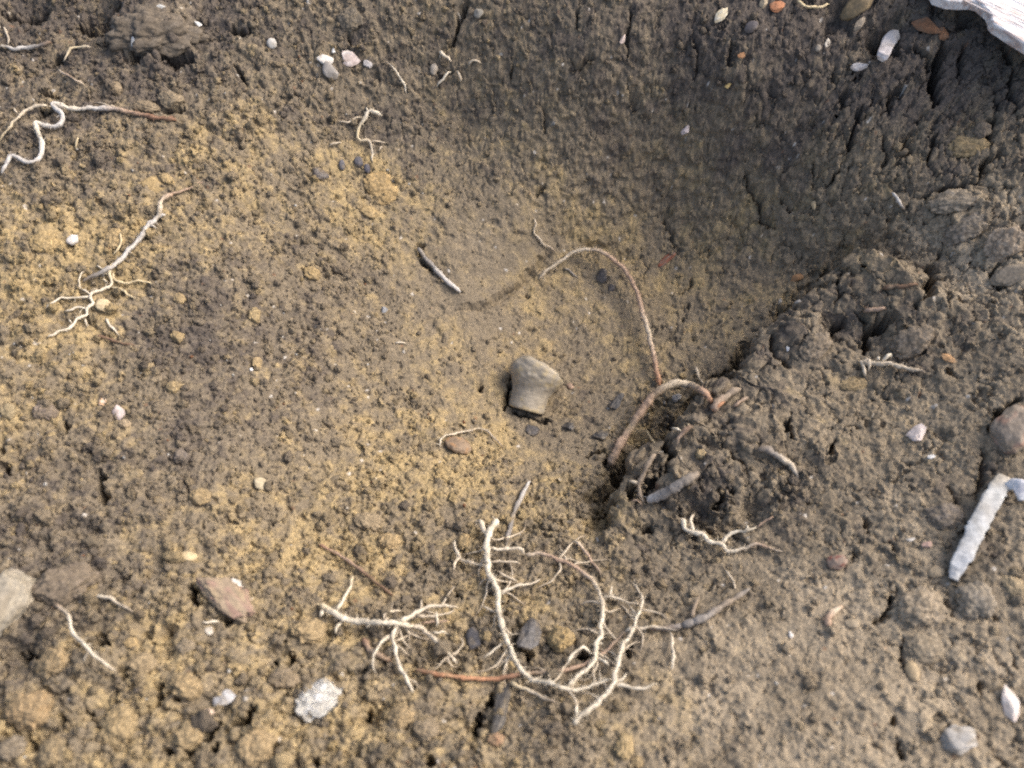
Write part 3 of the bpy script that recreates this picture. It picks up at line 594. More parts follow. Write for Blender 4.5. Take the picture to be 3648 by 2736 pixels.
def strand(f, pts, r0, r1, col, lift=0.0, wig=1.0, hair=0.0, sink=True, seed=0, knob=0.25):
    """Tapered tube along a picture line lying on the ground. r in picture px; lift in mm (one value or one per point)."""
    pp = P(f, pts); m = len(pp)
    lf = np.broadcast_to(np.asarray(lift, float), (m,)) * 1e-3
    L_ = np.r_[0, np.cumsum(np.hypot(*np.diff(pp, axis=0).T))]
    ns = int(np.clip(L_[-1] / 7.0, 6, 120)); s = np.linspace(0, L_[-1], ns)
    # Catmull-Rom through the points
    ext = np.r_[[2 * pp[0] - pp[1]], pp, [2 * pp[-1] - pp[-2]]]
    kk = np.clip(np.searchsorted(L_, s, 'right') - 1, 0, m - 2); t = ((s - L_[kk]) / np.maximum(L_[kk + 1] - L_[kk], 1e-9))[:, None]
    p0, p1, p2, p3 = ext[kk], ext[kk + 1], ext[kk + 2], ext[kk + 3]
    c = 0.5 * (2 * p1 + (p2 - p0) * t + (2 * p0 - 5 * p1 + 4 * p2 - p3) * t * t + (3 * p1 - p0 - 3 * p2 + p3) * t ** 3)
    rg = np.random.default_rng(seed + int(pp[0, 0] * 7 + pp[0, 1] * 13))
    ph = rg.uniform(0, 6.28, 4)
    wv = wig * (1.6 * np.sin(s / 17 + ph[0]) + 1.3 * np.sin(s / 8.3 + ph[1]) + rg.normal(0, 0.8, ns))
    tg = np.gradient(c, axis=0); tg /= np.linalg.norm(tg, axis=1)[:, None] + 1e-9
    c = c + np.c_[-tg[:, 1], tg[:, 0]] * wv[:, None]
    ls = np.interp(s, L_, lf)
    rpx = 0.95 * np.interp(s / L_[-1], [0, .75, 1], [r0, .35 * r0 + .65 * r1, r1 * .72])
    rpx = rpx * (1 + knob * (0.5 * np.sin(s / 9.0 + ph[2]) + rg.normal(0, 0.35, ns)))
    rpx = np.maximum(rpx, 0.8)
    W_, T_ = march(c, HS, ls)
    rw = rpx * T_ / 3648.0
    # rest on the ground: raise by part of the radius, smooth the run up and down
    dep = T_ - rw * 0.5
    kf = 5 if ns > 12 else 2
    depp = np.pad(dep, kf, 'edge'); dep = np.convolve(depp, np.ones(2 * kf + 1) / (2 * kf + 1), 'valid')
    dep = np.minimum(dep, T_ + 0.0006)
    ctr = CAM + rays(c) * dep[:, None]
    if sink:                                     # ends go into the earth
        e = np.minimum(s, L_[-1] - s); ctr[:, 2] -= np.clip(1 - e / 12.0, 0, 1) * 0.0008
    tan = np.gradient(ctr, axis=0); tan /= np.linalg.norm(tan, axis=1)[:, None] + 1e-12
    up = np.array([0, 0, 1.0]); sdv = np.cross(tan, up); sdv /= np.linalg.norm(sdv, axis=1)[:, None] + 1e-9
    nv = np.cross(sdv, tan)
    K_ = 8; V = []; F = []; CO_ = []
    dr_ = 0.5 * np.maximum(0, np.interp(s, np.arange(0, L_[-1] + 60, 30), rg.normal(0.05, 0.5, len(np.arange(0, L_[-1] + 60, 30)))))
    stops = col if isinstance(col[0], (tuple, list)) else [col, col]
    st = np.linspace(0, 1, len(stops)); cs = np.array(stops)
    colr = np.stack([np.interp(s / L_[-1], st, cs[:, q_]) for q_ in range(3)], -1)
    gcol = ground_col(ctr[:, 0], ctr[:, 1])
    for a in range(ns):
        taper = min(1.0, 0.45 + min(a, ns - 1 - a) * 0.35)
        for b in range(K_):
            an = 2 * math.pi * b / K_
            rr_ = rw[a] * taper * (1 + rg.normal(0, 0.10))
            V.append(ctr[a] + (sdv[a] * math.cos(an) + nv[a] * math.sin(an)) * rr_)
            dirt = np.clip(rg.normal(0.12, 0.13) + dr_[a] - 0.22 * math.sin(an), 0, 0.85)
            CO_.append((colr[a] * (1 - dirt) + gcol[a] * dirt) * (1 + rg.normal(0, 0.06)))
    for a in range(ns - 1):
        for b in range(K_):
            F.append((a * K_ + b, a * K_ + (b + 1) % K_, (a + 1) * K_ + (b + 1) % K_, (a + 1) * K_ + b))
    F.append(tuple(range(K_))[::-1]); F.append(tuple((ns - 1) * K_ + b for b in range(K_)))
    nh = int((hair * 1.5 + .25) * L_[-1] / 10)
    for _ in range(nh if ns > 4 else 0):         # root hairs and stuck grains
        a = rg.integers(1, ns - 1); an = rg.uniform(-0.4, 3.54)
        dr = sdv[a] * math.cos(an) + nv[a] * math.sin(an) + tan[a] * rg.normal(0, 0.6)
        dr /= np.linalg.norm(dr); ln = rw[a] * 0.5 + rg.uniform(0.0004, 0.0014); th = rg.uniform(0.00006, 0.00014)
        b0 = len(V); o1 = np.cross(dr, tan[a]); o1 /= np.linalg.norm(o1) + 1e-9; o2 = np.cross(dr, o1)
        bend = rg.normal(0, 0.0003, 3)
        for q_, (fr, tk) in enumerate(((0.2, 1.0), (0.6, 0.8), (1.0, 0.3))):
            cen = ctr[a] + dr * (rw[a] * 0.7 + ln * fr) + bend * fr * fr
            for w_ in range(3):
                an2 = w_ * 2.094; V.append(cen + (o1 * math.cos(an2) + o2 * math.sin(an2)) * th * tk); CO_.append(colr[a] * 0.95)
        for q_ in range(2):
            for w_ in range(3):
                F.append((b0 + q_ * 3 + w_, b0 + q_ * 3 + (w_ + 1) % 3, b0 + q_ * 3 + 3 + (w_ + 1) % 3, b0 + q_ * 3 + 3 + w_))
    return V, F, np.clip(CO_, 0.01, 0.85)

def root(label, main, sides=(), name='root', cat='root', group=None, part='side_root', mat=None, main_name='main_root'):
    mat = mat or M_ROOT
    if not sides:
        V, F, cl = strand(**main)
        return tag(mesh_obj(name, V, F, mat, cl), label, cat, group)
    V, F, cl = strand(**main)
    base = np.mean(np.array(V), axis=0); base[2] = min(v[2] for v in V)
    e = bpy.data.objects.new(name, None); C.objects.link(e); e.location = base; e.empty_display_size = 0.005
    tag(e, label, cat, group)
    mesh_obj(main_name, np.array(V) - base, F, mat, cl, e)
    for s_ in sides:
        V, F, cl = strand(**s_)
        mesh_obj(part, np.array(V) - base, F, mat, cl, e)
    return e

def S_(f, pts, r0, r1=None, col=C_WHITE, **kw):
    return dict(f=f, pts=pts, r0=r0, r1=r0 if r1 is None else r1, col=col, **kw)

def tangle(f, pts, n, seed, ln=(120, 330), col=None, lift=2.6, r=(3.4, 5.0)):
    """Fine rootlets leaving a root at random."""
    rg = np.random.default_rng(seed); pp = np.array(pts, float); out = []
    L_ = np.r_[0, np.cumsum(np.hypot(*np.diff(pp, axis=0).T))]
    for _ in range(n):
        s = rg.uniform(.06, .96) * L_[-1]; k_ = min(np.searchsorted(L_, s, 'right') - 1, len(pp) - 2)
        d_ = (pp[k_ + 1] - pp[k_]); d_ /= np.linalg.norm(d_) + 1e-9
        p_ = pp[k_] + d_ * (s - L_[k_]); a_ = math.atan2(d_[1], d_[0]) + rg.choice([-1, 1]) * rg.uniform(.5, 1.4)
        q_ = [tuple(p_)]; st = rg.uniform(*ln) / 5; cv = rg.normal(0, .22)
        for _ in range(5):
            a_ += cv + rg.normal(0, .28); p_ = p_ + st * np.array([math.cos(a_), math.sin(a_)]); q_.append(tuple(p_))
        out.append(dict(f=f, pts=q_, r0=rg.uniform(*r), r1=1.4, col=col or [C_PALE, C_PALE, C_DRAB], lift=[lift, lift * .8, lift * .5, .6, .4, .2], wig=.5, hair=.3))
    return out

def lump(label, f, x, y, w_, h_, col, name='soil_clod', cat='clod', rot=0.0, flat=0.6, sub=4, amp=0.22, freq=1.6, fine=0.06, facets=0, up=0.35, mat=None, col2=None, group=None, tilt=(0, 0), fit=True):
    """Irregular clod or stone. w_, h_ in frame px; col a colour; facets > 0 chips flat faces off it."""
    s = FRAMES[f][2]
    q_, t = march(P(f, [(x, y)]), HS); q_ = q_[0]; px2m = s * t[0] / 3648.0
    rx = w_ * px2m / 2; rz = flat * min(w_, h_) * px2m / 2; ry = h_ * px2m / 2 * 1.08
    seed = (x * 0.013 + y * 0.029) % 50
    rg = np.random.default_rng(int(x * 31 + y * 17))
    if mat is None:
        sub = 5 if max(w_, h_) * s > 75 else 4; up = up - 0.12; amp = amp * 1.3
    bm = bmesh.new(); bmesh.ops.create_icosphere(bm, subdivisions=sub, radius=1.0)
    fq = max(w_, h_) * s / 30.0                       # crumbs of the same size on every clod
    off = Vector((seed, seed * 1.7, 3.3))
    planes = []
    for _ in range(facets):
        nrm = Vector(rg.normal(0, 1, 3)); nrm.z = nrm.z * 0.8; nrm.normalize(); planes.append((nrm, rg.uniform(0.42, 0.82) if facets > 4 else rg.uniform(.6, .88)))
    V = []; CL = []
    c1 = np.array(col); c2 = np.array(col2 if col2 else col)
    if mat is not None: up = up - 0.14
    earthy = mat is None
    gc = ground_col(q_[:1], q_[1:2])[0] * 0.5 + np.array([.22, .172, .11]) * 0.5
    if earthy: c1 = c1 * 0.72 + gc * 0.28
    for v in bm.verts:
        n_ = v.co.normalized()
        r_ = 1 + amp * mnoise.noise(n_ * freq + off) + amp * 0.5 * mnoise.noise(n_ * freq * 2.2 + off)
        c_ = n_ * r_
        for nrm, dd in planes:
            e_ = c_.dot(nrm) - dd
            if e_ > 0: c_ = c_ - nrm * e_ * 0.92
        c_ = c_ + n_ * fine * (mnoise.noise(n_ * 6 + off) + 0.7 * mnoise.noise(n_ * 13 + off))
        if earthy:
            va = mnoise.voronoi(n_ * (1.1 + 0.55 * fq) + off)[0][0]; vb = mnoise.voronoi(n_ * (2.0 + 1.25 * fq) + off)[0][0]
            c_ = c_ + n_ * (0.20 * (0.5 - va) + 0.13 * (0.5 - vb) + 0.05 * mnoise.noise(n_ * (6 + 3 * fq)))
        mixv = sstep(0.0, 0.35, mnoise.noise(n_ * 1.9 + off * 2) + 0.0) if col2 else 0.0
        tone = 1 + 0.22 * mnoise.noise(n_ * 7 + off) + 0.18 * mnoise.noise(n_ * 3 + off)
        V.append((c_.x, c_.y, c_.z)); CL.append((c1 * (1 - mixv) + c2 * mixv) * tone)
        if not earthy:
            du = float(np.clip(0.16 + 0.75 * mnoise.noise(n_ * 1.7 - off) + 0.35 * mnoise.noise(n_ * 5 + off) - 0.25 * n_.z, 0.03, 0.85)); CL[-1] = CL[-1] * (1 - du) + gc * du
        if earthy:
            ce = mnoise.cell(n_ * (2.0 + 1.25 * fq) + off); CL[-1] = CL[-1] * (1 + 0.30 * ce); CL[-1] = CL[-1] + (gc - CL[-1]) * (0.5 * abs(mnoise.cell(n_ * (1.1 + .55 * fq) - off)))
    V = np.array(V)
    if fit:
        V[:, :2] /= np.abs(V[:, :2]).max(axis=0)
    V = V * np.array([rx, ry, rz])
    R_ = (Matrix.Rotation(-rad(rot), 3, 'Z') @ Matrix.Rotation(rad(tilt[0]), 3, 'X') @ Matrix.Rotation(rad(tilt[1]), 3, 'Y'))
    V = V @ np.array(R_).T
    # follow the slope it lies on
    e_ = max(rx, ry) * 0.7
    gxs = (bil(XS, YS, HS, np.array([q_[0] + e_]), np.array([q_[1]])) - bil(XS, YS, HS, np.array([q_[0] - e_]), np.array([q_[1]])))[0] / (2 * e_)
    gys = (bil(XS, YS, HS, np.array([q_[0]]), np.array([q_[1] + e_])) - bil(XS, YS, HS, np.array([q_[0]]), np.array([q_[1] - e_])))[0] / (2 * e_)
    V[:, 2] += V[:, 0] * np.clip(gxs, -.6, .6) + V[:, 1] * np.clip(gys, -.6, .6)
    F = [tuple(vv.index for vv in fc.verts) for fc in bm.faces]; bm.free()
    ob = mesh_obj(name, V, F, mat or M_CLOD, np.clip(CL, 0.015, 0.85), smooth=facets < 6)
    rise = up * rz
    ob.location = CAM + (q_ - CAM) * (1 - rise / (t[0] * 0.9)) if up > 0 else q_ + np.array([0, 0, rise])
    return tag(ob, label, cat, group)
# ------------------------------------------------------------------ the find: a small flared clay piece
def artefact():
    # it leans back on the pit floor: cut end nearest us, flared broken end away and a little raised
    foot, tf = march(P('Z', [(955, 1450)]), HS); foot = foot[0]; tf = tf[0]
    sc = 400 / 2212.0 * tf / 3648.0
    r_foot = 362 * sc; ln = 660 * sc
    toc = CAM - foot; toc /= np.linalg.norm(toc)
    a = foot + toc * r_foot * -0.04
    ax = 0.275 * RIGHT + 0.955 * UP; ax = ax - toc * ax.dot(toc); ax /= np.linalg.norm(ax); ax = ax + 0.02 * toc; ax /= np.linalg.norm(ax)
    sd_ = np.cross(ax, toc); sd_ /= np.linalg.norm(sd_); nv = np.cross(sd_, ax)
    prof = [(0.10, 0.0), (0.10, .40), (0.08, .72), (0.02, .84), (-0.005, .90), (0.005, .96), (0.03, .995), (.06, 1.01), (.10, 1.01), (.20, 1.0), (.30, 1.0), (.40, 1.01), (.52, 1.03), (.64, 1.08), (.74, 1.16), (.86, 1.28), (.96, 1.37), (1.06, 1.44), (1.16, 1.48), (1.3, 1.49), (1.5, 1.47), (1.7, 1.44), (1.78, 1.2), (1.78, .8), (1.78, .4), (1.78, 0.0)]
    CUT_U = [-1.05, -1.0, -.92, -.75, -.5, -.25, .0, .3, .6, .85, .97, 1.05]; CUT_T = [1.12, 1.27, 1.40, 1.52, 1.57, 1.56, 1.52, 1.47, 1.39, 1.27, 1.17, 1.04]
    # refine
    ts = np.array([q[0] for q in prof]); rs = np.array([q[1] for q in prof])
    u = np.r_[0, np.cumsum(np.hypot(np.diff(ts) * ln / r_foot, np.diff(rs)))]; uu = np.linspace(0, u[-1], 84)
    tt = np.interp(uu, u, ts); rr = np.interp(uu, u, rs)
    ks = np.array([.25, .5, .25]); rr[1:-1] = np.convolve(rr, ks, 'valid'); tt[1:-1] = np.convolve(tt, ks, 'valid')
    K_ = 72; V = []; CL = []; F = []
    base_c = np.array([0.31, 0.27, 0.208]); dusty = np.array([0.37, 0.30, 0.185]); darkc = np.array([0.20, 0.178, 0.148])  # dusty: real dust, and the painted lit bevel at the foot
    for i, (t_, r_) in enumerate(zip(tt, rr)):
        for j in range(K_):
            an = 2 * math.pi * j / K_; c_, s_ = math.cos(an), math.sin(an)
            flare = max(0.0, (t_ - .5) / .5)
            # the flare is lopsided: chipped back on the near right shoulder, full on the left and the far right
            k_ = 1 + flare * (0.05 * math.cos(an) + 0.03 * math.cos(2 * an + .5))
            w3 = Vector((c_ * r_ * 1.3, s_ * r_ * 1.3, t_ * 2.6))
            nz = mnoise.noise(w3 * 1.1 + Vector((4, 1, 9))) * 0.02 + mnoise.noise(w3 * 2.8) * 0.018 + mnoise.noise(w3 * 7.5) * 0.010
            ring = 0.006 * math.sin(t_ * 62) * (1 - flare) + 0.012 * math.exp(-((t_ - .13) / .02) ** 2) * -1
            rw = r_foot * r_ * k_ * (1 + nz * (1 + flare) + ring)
            u_ = c_ * r_ / 1.5
            lim = float(np.interp(u_, CUT_U, CUT_T)) + 0.015 * mnoise.noise(w3 * 1.9) + 0.015 * mnoise.noise(w3 * 5)
            e_ = (lim - t_) / 0.025
            tn = t_ if e_ > 6 else lim - 0.025 * math.log1p(math.exp(max(-40, e_)))
            if t_ > .8 and tn > lim - .12: rw *= 1 - 0.10 * ((tn - lim + .12) / .12) ** 2 * (1 if r_ > .5 else 0)
            V.append(a + ax * ln * tn + (sd_ * c_ + nv * s_ * 0.96) * rw)
            d_ = 0.5 + 0.9 * mnoise.noise(w3 * 1.9 + Vector((2, 7, 1))) + 0.6 * mnoise.noise(w3 * 5.2)
            dm = float(sstep(0.62, 1.15, d_ + 0.12 * min(flare, 1) + 0.55 * math.exp(-((t_ - .05) / .06) ** 2)))  # noise gives dust; the band at the foot paints its lit bevel
            cc_ = base_c * (1 - dm) + dusty * dm
            sc_ = mnoise.noise(w3 * 9) ; cc_ = cc_ * (1 + 0.10 * sc_ + 0.10 * mnoise.noise(w3 * 3.3))
            if mnoise.noise(Vector((w3.x * 3.2, w3.y * 3.2, w3.z * 9 + 3))) > 0.50: cc_ = cc_ * 1.30          # pale scuffs
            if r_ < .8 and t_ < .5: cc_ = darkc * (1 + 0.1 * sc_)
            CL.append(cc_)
    n_ = len(tt)
    for i in range(n_ - 1):
        for j in range(K_):
            F.append((i * K_ + j, i * K_ + (j + 1) % K_, (i + 1) * K_ + (j + 1) % K_, (i + 1) * K_ + j))
    V = np.array(V); base = V.mean(axis=0); base[2] = V[:, 2].min()
    ob = mesh_obj('clay_fragment', V - base, F, M_CLAY, np.clip(CL, .02, .8)); ob.location = base
    tag(ob, 'grey brown flared clay fragment like a stub of pipe lying on the pit floor', 'artefact')
artefact()

# ------------------------------------------------------------------ white weathered board in the top corner
def board():
    edge_ = P(3, [(1640, -30), (1720, -2), (1800, 4), (1880, 2), (1925, 14), (1955, 40), (1990, 70), (2003, 105), (2003, 122), (2012, 140), (2030, 158), (2070, 182), (2110, 210), (2160, 242), (2230, 285), (2330, 350), (2480, 445)])
    far = P(3, [(2700, 380), (2620, -300), (2000, -420), (1500, -260)])
    pl = np.vstack([edge_, far])
    w_ = at_z(pl, 0.050)
    org = w_[4].copy()
    dirv = at_z(P(3, [(1720, 0), (2212, 250)]), 0.050); g_ = dirv[1] - dirv[0]; ang = math.atan2(g_[1], g_[0])
    e = bpy.data.objects.new('white_board', None); C.objects.link(e); e.empty_display_size = 0.01; e.location = org; e.rotation_euler = (0, 0, ang)
    tag(e, 'weathered white board with fine pinkish grain, its worn corner over the pit edge', 'board')
    Rm = np.array(Matrix.Rotation(-ang, 3, 'Z'))
    loc = (w_ - org) @ Rm.T
    bm = bmesh.new()
    vs = [bm.verts.new(tuple(q)) for q in loc]
    fc = bm.faces.new(vs)
    if fc.normal.z < 0: fc.normal_flip()
    ex = bmesh.ops.extrude_face_region(bm, geom=[fc])
    for v in ex['geom']:
        if isinstance(v, bmesh.types.BMVert): v.co.z -= 0.0042
    bm.normal_update()
    bmesh.ops.recalc_face_normals(bm, faces=bm.faces)
    tops = [ed for ed in bm.edges if all(abs(v.co.z) < 1e-6 for v in ed.verts)]
    bmesh.ops.bevel(bm, geom=tops, offset=0.0012, segments=3, affect='EDGES', profile=0.6)
    mm = bpy.data.meshes.new('plank'); bm.to_mesh(mm); bm.free()
    m = bpy.data.materials.new('white_weathered_paint'); m.use_nodes = True
    t = m.node_tree; b = t.nodes['Principled BSDF']; N = t.nodes.new; L = t.links.new
    tc = N('ShaderNodeTexCoord'); mp = N('ShaderNodeMapping'); mp.inputs['Scale'].default_value = (60, 900, 300); L(tc.outputs['Object'], mp.inputs[0])
    n1 = N('ShaderNodeTexNoise'); n1.inputs['Scale'].default_value = 1.0; n1.inputs['Detail'].default_value = 6; n1.inputs['Roughness'].default_value = .65; L(mp.outputs[0], n1.inputs['Vector'])
    cr = N('ShaderNodeValToRGB'); cr.color_ramp.elements[0].position = .40; cr.color_ramp.elements[0].color = (.50, .40, .36, 1); cr.color_ramp.elements[1].position = .56; cr.color_ramp.elements[1].color = (.80, .79, .78, 1)
    L(n1.outputs['Fac'], cr.inputs[0]); L(cr.outputs[0], b.inputs['Base Color'])
    bp = N('ShaderNodeBump'); bp.inputs['Strength'].default_value = .5; bp.inputs['Distance'].default_value = .0006; L(n1.outputs['Fac'], bp.inputs['Height']); L(bp.outputs[0], b.inputs['Normal'])
    b.inputs['Roughness'].default_value = .8
    mm.materials.append(m)
    o_ = bpy.data.objects.new('plank', mm); C.objects.link(o_); o_.parent = e
    # raised ridges of the grain, a few splinters of it
    V = []; F = []
    rg = np.random.default_rng(5)
    inner = loc[:, :2]
    def inside(x, y):
        c_ = False; n_ = len(inner); j = n_ - 1
        for i in range(n_):
            if ((inner[i, 1] > y) != (inner[j, 1] > y)) and (x < (inner[j, 0] - inner[i, 0]) * (y - inner[i, 1]) / (inner[j, 1] - inner[i, 1] + 1e-12) + inner[i, 0]): c_ = not c_
            j = i
        return c_
    for _ in range(500):
        x = rg.uniform(inner[:, 0].min(), inner[:, 0].max()); y = rg.uniform(inner[:, 1].min(), inner[:, 1].max()); ll = rg.uniform(.004, .03); hw_ = rg.uniform(.00012, .0004)
        if not (inside(x - .0015, y - .0015) and inside(x + ll + .002, y - .0015) and inside(x, y + .002) and inside(x + ll, y + .002)): continue
        b0 = len(V); hz = rg.uniform(.0001, .0003)
        V += [(x, y, .00002), (x + ll, y, .00002), (x + ll * .7, y + hw_, hz), (x + ll * .3, y + hw_, hz), (x, y + 2 * hw_, .00002), (x + ll, y + 2 * hw_, .00002)]
        F += [(b0, b0 + 1, b0 + 2, b0 + 3), (b0 + 3, b0 + 2, b0 + 5, b0 + 4), (b0, b0 + 3, b0 + 4), (b0 + 1, b0 + 5, b0 + 2)]
    g = mesh_obj('grain_ridges', V, F, m, None, e, smooth=False); g['kind'] = 'stuff'
board()

# ------------------------------------------------------------------ roots in the pit
root('reddish brown bare root arching over the pit floor above the clay fragment',
     S_('X', [(1150, 715), (1240, 640), (1370, 545), (1480, 480), (1590, 462), (1700, 485), (1800, 545), (1900, 640), (1980, 760), (2030, 900), (2070, 1040), (2120, 1220), (2160, 1400), (2195, 1560), (2212, 1660)], 6, 12, [C_PALE, C_PALE, C_PALE, C_PINK, C_PINK, C_PINK, C_PALE, C_PINK, C_ORANGE], lift=[0, .6, 1.5, 3, 5, 6.5, 7, 7, 6.5, 6, 5.5, 5, 4, 2.5, .6], wig=.8, hair=3.5, knob=.12))
root('thin pale rootlet hanging on the bank just above the arching root',
     S_('X', [(1115, 180), (1130, 240), (1115, 300), (1150, 370), (1205, 425), (1300, 465)], 4, 5, [C_PALE, C_PALE, C_DRAB], lift=.6), )
root('thin grey brown rootlet under the pale end of the arching root', S_('X', [(1370, 625), (1430, 660), (1500, 705)], 4, 4, C_GREY))
root('thick pinkish root bent like a hook over the hollow beside the soil lump',
     S_('Q', [(300, 1000), (350, 900), (420, 770), (500, 650), (570, 540), (650, 430), (730, 350), (810, 305), (900, 283), (1000, 300), (1090, 340), (1160, 400), (1195, 450)], 17, 14, [C_DRAB, C_PINK, C_PINK, C_DRAB, C_PINK, C_PINK, C_DRAB, C_PALE, C_PALE, C_PINK, C_ORANGE], lift=[0, 1, 3, 5, 7, 8, 8.5, 8, 7, 5, 3, 1.5, .4], wig=.8, hair=1.2, knob=.12))
root('soil coated woody root knot at the top of the root crowded lump',
     S_('Q', [(1215, 520), (1240, 450), (1310, 410), (1380, 360), (1450, 320)], 19, 12, [C_PINK, C_DRAB, C_DRAB], lift=1.2, wig=.6),
     [S_('Q', [(1390, 480), (1450, 440), (1520, 390)], 9, 5, [C_PINK, C_DRAB], lift=.8), S_('Q', [(1200, 500), (1260, 470), (1310, 440)], 9, 6, C_ORANGE, lift=2.2)])
root('bluish grey stub of root sticking out across the dark slit of the lump',
     S_('Q', [(640, 1310), (750, 1260), (880, 1190), (970, 1130), (1080, 1060)], 19, 21, [C_GREYW, C_GREY, C_GREY, C_DRAB], lift=2.0, wig=.6, knob=.15))
root('short pale root tip with a brown root behind it inside the hollow',
     S_('Q', [(1030, 660), (950, 700), (900, 770), (890, 830)], 10, 5, [C_BROWN, C_PINK, C_DRAB], lift=2), [S_('Q', [(845, 665), (880, 680), (930, 690)], 5, 5, C_WHITE, lift=2.5)])
root('thin cream rootlet curling down inside the hollow below the hooked root', S_('Q', [(625, 680), (640, 730), (670, 770), (700, 800)], 4, 4, C_YEL, lift=2.5))
root('fuzzy grey rootlet standing behind the hooked root', S_('Q', [(1055, 130), (1075, 190), (1090, 240), (1130, 290)], 5, 5, C_PALE, lift=1, hair=3))
root('dusty grey root half buried in the right flank of the lump',
     S_('Q', [(1600, 860), (1690, 870), (1790, 930), (1890, 1010), (1960, 1110)], 15, 8, [C_DRAB, C_GREY, C_PALE, C_GREY], lift=.3))
root('soil caked root stub running down the hollow by the cream rootlet', S_('Q', [(700, 900), (620, 1020), (560, 1180), (580, 1290), (600, 1340)], 12, 6, C_DRAB, lift=2, hair=1.5), [S_('Q', [(470, 1135), (540, 1150), (600, 1150)], 8, 7, C_PALE, lift=2.5), S_('Q', [(490, 1305), (550, 1310), (590, 1345)], 3, 3, C_PINK, lift=2)])
root('grey barked twig pointing down at the smooth trowel cut',
     S_('X', [(95, 440), (150, 530), (230, 610), (300, 690), (370, 760), (470, 825)], 8, 11, [C_GREY, C_GREY, C_GREYW, C_GREYW], lift=.8, wig=.6), name='twig', cat='twig')
root('fine white rootlet looped round the brown pebble below the clay fragment',
     S_(5, [(640, 1235), (650, 1185), (700, 1155), (800, 1140), (860, 1125), (900, 1112), (960, 1150), (1010, 1200), (1050, 1235)], 4.5, 3.5, [C_WHITE, C_PALE, C_PALE, C_DRAB], lift=.8, hair=1))
root('tiny white hair root lying alone on the smooth earth left of the clay fragment', S_(5, [(345, 555), (380, 562), (422, 560)], 3.5, 3, C_WHITE, lift=.4))
root('bluish grey twig lying upright above the forked white root',
     S_('V', [(1145, 1038), (1125, 1075), (1108, 1115), (1092, 1180)], 8, 11, [C_GREYW, C_GREY, C_GREY], lift=.6, wig=.5), name='twig', cat='twig')

# big white root tangle at the bottom
A = S_(8, [(1012, 45), (985, 90), (955, 135), (945, 210), (945, 300), (955, 390), (995, 470), (1018, 550), (1018, 650), (1045, 750), (1080, 850), (1125, 950), (1170, 1030), (1240, 1085), (1330, 1105), (1430, 1135), (1490, 1152), (1560, 1150), (1650, 1112), (1745, 1088)], 13, 6, C_WHITE, lift=[4, 4, 4, 4, 4, 4, 4, 4, 4, 4, 3.5, 3, 3, 3, 3, 3, 3, 2.5, 2, 2], hair=2.2, wig=1.0)
root('biggest white branching root, curving like a J across the bottom of the pit', A, [
    S_(8, [(898, 45), (915, 100), (945, 140)], 10, 11, [C_PALE, C_WHITE], lift=3.5),
    S_(8, [(960, 235), (1050, 240), (1150, 238), (1190, 268)], 7, 7, [C_WHITE, C_PALE], lift=3),
    S_(8, [(940, 350), (870, 332), (790, 318), (750, 260), (730, 180)], 6, 6, [C_PALE, C_PALE, C_WHITE], lift=2, hair=2),
    S_(8, [(765, 290), (740, 330), (725, 375)], 6, 6, C_PALE, lift=2), S_(8, [(955, 315), (1060, 322), (1165, 330)], 5, 3, C_PALE, lift=2),
    S_(8, [(1010, 380), (1080, 420), (1145, 450)], 5, 3, C_PALE, lift=2), S_(8, [(1025, 530), (1100, 492), (1200, 465), (1260, 455), (1290, 425)], 7, 3, [C_WHITE, C_PALE], lift=3),
    S_(8, [(1050, 845), (1000, 890), (920, 940)], 5, 3, C_WHITE, lift=2), S_(8, [(1000, 650), (960, 630), (915, 605)], 6, 4, C_PALE, lift=2)] + tangle(8, A['pts'], 20, 1))
root('reddish to white root arc closing the ring on the right of the biggest root',
     S_(8, [(1190, 270), (1300, 272), (1420, 312), (1540, 372), (1620, 440), (1670, 515), (1692, 580), (1692, 660), (1682, 740), (1685, 800), (1650, 850), (1652, 930), (1620, 990), (1540, 1060), (1465, 1130)], 7, 9, [C_PALE, C_PINK, C_PINK, C_PALE, C_WHITE, C_WHITE, C_WHITE, C_WHITE], lift=[2.5, 3, 3, 3, 3, 3, 3, 3, 3, 3, 3.5, 3.5, 3, 3, 2.5], hair=1.8), [
    S_(8, [(1692, 550), (1760, 552), (1850, 580), (1950, 605)], 6, 3, [C_WHITE, C_PALE], lift=2.5, hair=2), S_(8, [(1745, 555), (1748, 510), (1752, 470)], 4, 3, C_WHITE, lift=2.5),
    S_(8, [(1625, 920), (1575, 882), (1520, 900), (1480, 950), (1468, 990)], 6, 5, C_WHITE, lift=3.5), S_(8, [(1650, 930), (1690, 960), (1740, 992)], 6, 5, C_WHITE, lift=2.5),
    S_(8, [(1680, 800), (1640, 775), (1600, 750)], 4, 3, C_PALE, lift=2.5), S_(8, [(1655, 850), (1700, 855)], 6, 4, C_WHITE, lift=3)] + tangle(8, [(1300, 272), (1420, 312), (1540, 372), (1620, 440), (1692, 580), (1682, 740), (1652, 930), (1540, 1060)], 12, 2))
